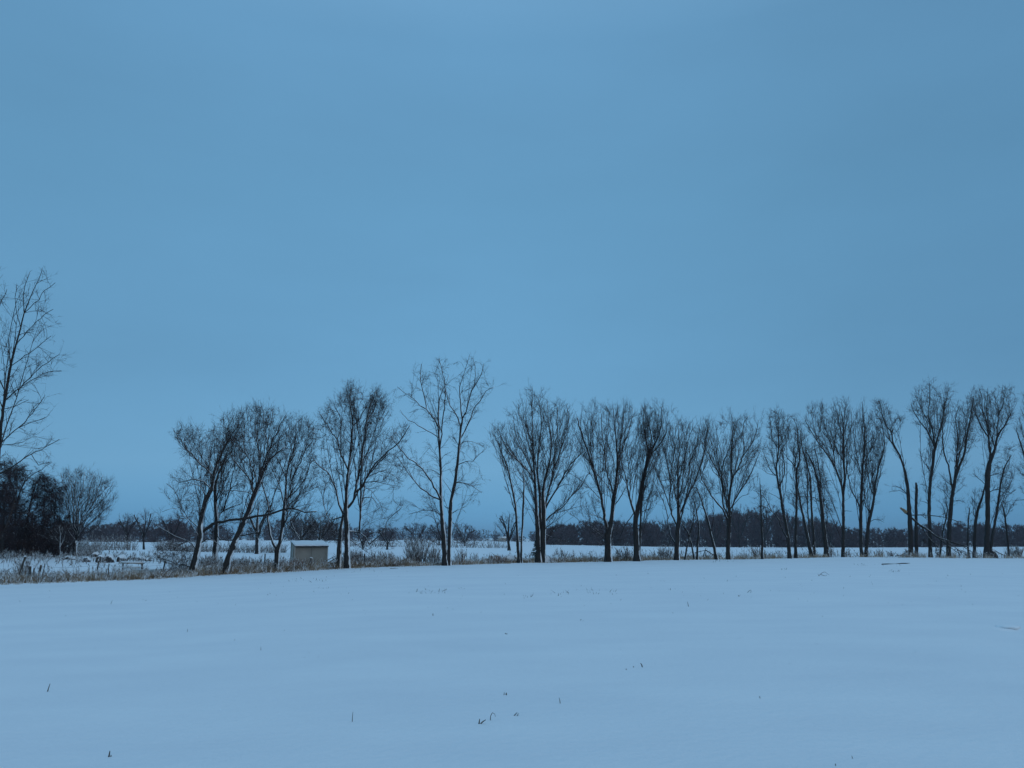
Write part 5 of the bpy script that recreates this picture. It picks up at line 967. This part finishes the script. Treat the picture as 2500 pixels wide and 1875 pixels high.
stalk('dark hooked stalk with a side stub, left middle of the field', 776, 1576, [[(0, 0), (5, 4), (9, 3)], [(14, 3), (17, 2)]], .009)
stalk('short upright stem left of the hooked stalk', 637, 1588, [[(0, 0), (-.5, -8)]], .005)
stalk('thin stem leaning right, upper left of the field', 270, 1475, [[(0, 0), (2, -5), (4, -9)]], .008)
stalk('thin upright stem below the leaning trees', 457, 1543, [[(0, 0), (.5, -7)]], .006)
stalk('V-shaped pair of dark blades, largest, bottom centre', 1169, 1768, [[(0, 0), (1, -5), (2, -11)], [(0, 0), (8, -4), (16, -10)]], .008)
stalk('hoop-shaped bent stem between the two dark clusters', 1197, 1761, [[(0, 0), (1, -10), (5, -17), (10, -15), (12, -9)]], .004)
stalk('flattened dark blades right of the hoop-shaped stem', 1250, 1751, [[(0, 0), (6, -4), (12, -10)], [(9, -1), (12, -3), (15, -7)]], .007)
stalk('left one of a close pair of tiny uprights in the centre field', 1230, 1698, [[(0, 0), (1, -6)]], .006)
stalk('right, thicker one of a close pair of tiny uprights in the centre field', 1236, 1697, [[(0, 0), (0, -5)]], .011)
stalk('thin leaning stem right of the tiny pair', 1368, 1719, [[(0, 0), (-1, -6), (-2.5, -12)]], .005)
stalk('dark slanting blade right of centre', 1569, 1629, [[(0, 0), (-2, -5), (-5, -9)]], .009)
stalk('leftmost dot-like stub beside the slanting blade', 1528, 1635, [[(0, 0), (1, -2)]], .012)
stalk('dot-like stub between its neighbour and the slanting blade', 1545, 1630, [[(0, 0), (2, -2)]], .012)
stalk('tallest thin stem, lower left centre', 860, 1762, [[(0, 0), (0, -10), (1, -21)]], .004)
stalk('curled small stalk in the upper centre field', 1233, 1549, [[(0, -5), (2, -1), (5, 0), (6, -2)]], .008)
stalk('upright stem below the spreading tree', 1681, 1481, [[(0, 0), (-1, -5), (-2, -11)]], .009)
stalk('small tick-shaped stalk, lower right', 1856, 1706, [[(0, 0), (-1, -5)], [(0, 0), (2, 0)]], .006)
stalk('small blob-like stub in the lower right of the field', 2295, 1713, [[(-5, -1), (0, 0), (3, -2)]], .006)
stalk('short curved stem near the bottom right', 2080, 1852, [[(3, 0), (0, -6)]], .004)
stalk('tiny upright near the bottom edge, right of centre', 2040, 1869, [[(0, 0), (0, -4)]], .006)
stalk('cross-shaped stalk under the fan-crowned tree', 1827, 1447, [[(-4, 0), (3, -5), (6, -5)], [(1, 0), (6, -1), (7, -7)]], .008)
stalk('small dark speck-like stalk left of the cross-shaped one', 1804, 1456, [[(-2, 0), (0, -2), (2, 1)]], .012)
stalk('single blade under the thick-trunked tree', 1636, 1441, [[(0, 0), (1, -5)]], .009)
stalk('short slanting blade in the upper right centre field', 1416, 1515, [[(0, 0), (3, -3)]], .009)
stalk('short straight stub beneath the tall cottonwood', 1057, 1503, [[(0, 0), (0, -5)]], .012)
stalk('forked twig lying on the snow in the right of the field', 2000, 1406, [[(-6, 2), (6, -6), (12, -9), (22, -2)], [(4, -4), (14, 0), (18, -2)], [(0, 0), (-3, -5)]], .012)
p0, p1 = hit(2150, 1379), hit(2223, 1375.5); G = Geo(); k = 14; u = np.linspace(0, 1, k)[:, None]; P = p0 + (p1 - p0) * u; P[:, 2] = gz(P[:, 0], P[:, 1]) + .02; P[:, 1] += rng.normal(0, .1, k)
G.tubes(P[None], np.where((u[:, 0] > .03) & (u[:, 0] < .98), .03 + .02 * np.sin(u[:, 0] * 11), .01)[None], 5, cap=True); tag(G.build('fallen_branch', BARK[0], None, tuple(p0)), 'long thin dark branch lying flat on the snow at upper right', 'branch')
# rows of tiny stubble tips nobody could count
rg = np.random.default_rng(77); G = Geo(); A = []; B = []; R = []
def tips(px0, px1, py0, py1, n, hp):
    for _ in range(n):
        q = hit(rg.uniform(px0, px1), rg.uniform(py0, py1)); s = q[1] / F; h = hp * rg.uniform(.4, 1.3) * s
        A.append(q - [0, 0, .02]); B.append(q + [rg.normal(0, .7) * h, rg.normal(0, .4) * h, h]); R.append(rg.uniform(.3, .9) * s)
tips(1011, 1090, 1440, 1451, 30, 5); tips(1278, 1308, 1453, 1461, 8, 6); tips(1345, 1392, 1447, 1458, 12, 7); tips(1430, 1505, 1440, 1453, 16, 7); tips(1120, 1136, 1435, 1440, 5, 3)
tips(1905, 1935, 1388, 1392, 7, 3); tips(2080, 2200, 1376, 1382, 18, 2.5); tips(2165, 2205, 1393, 1398, 10, 4); tips(1740, 1790, 1366, 1373, 14, 4); tips(700, 800, 1412, 1422, 16, 4)
tips(500, 2500, 1400, 1480, 90, 3.2); tips(0, 1400, 1432, 1500, 34, 3); tips(100, 2450, 1480, 1640, 44, 3.2); tips(700, 1300, 1590, 1612, 10, 3); tips(850, 1010, 1384, 1400, 12, 3)
G.spikes(np.array(A), np.array(B), np.array(R)); tag(G.build('stubble', M_STEM, None, (0, 0, 0), False), kind='stuff')

# ------------------------------------------------------------------ dusk air
m = bpy.data.materials.new('air'); m.use_nodes = True; t = m.node_tree; t.nodes.clear()
o = t.nodes.new('ShaderNodeOutputMaterial'); v = t.nodes.new('ShaderNodeVolumePrincipled')
v.inputs['Color'].default_value = (.82, .90, 1, 1); v.inputs['Density'].default_value = HAZE; v.inputs['Anisotropy'].default_value = 0.0
t.links.new(v.outputs[0], o.inputs['Volume'])
G = Geo(); G.box((0, 1100, 10), (7000, 3600, 36)); h = G.build('haze', m, None, (0, 0, 0), False); tag(h, kind='stuff')
tot = sum(len(o.data.polygons) for o in bpy.data.objects if o.type == 'MESH'); print('TRIS', tot)
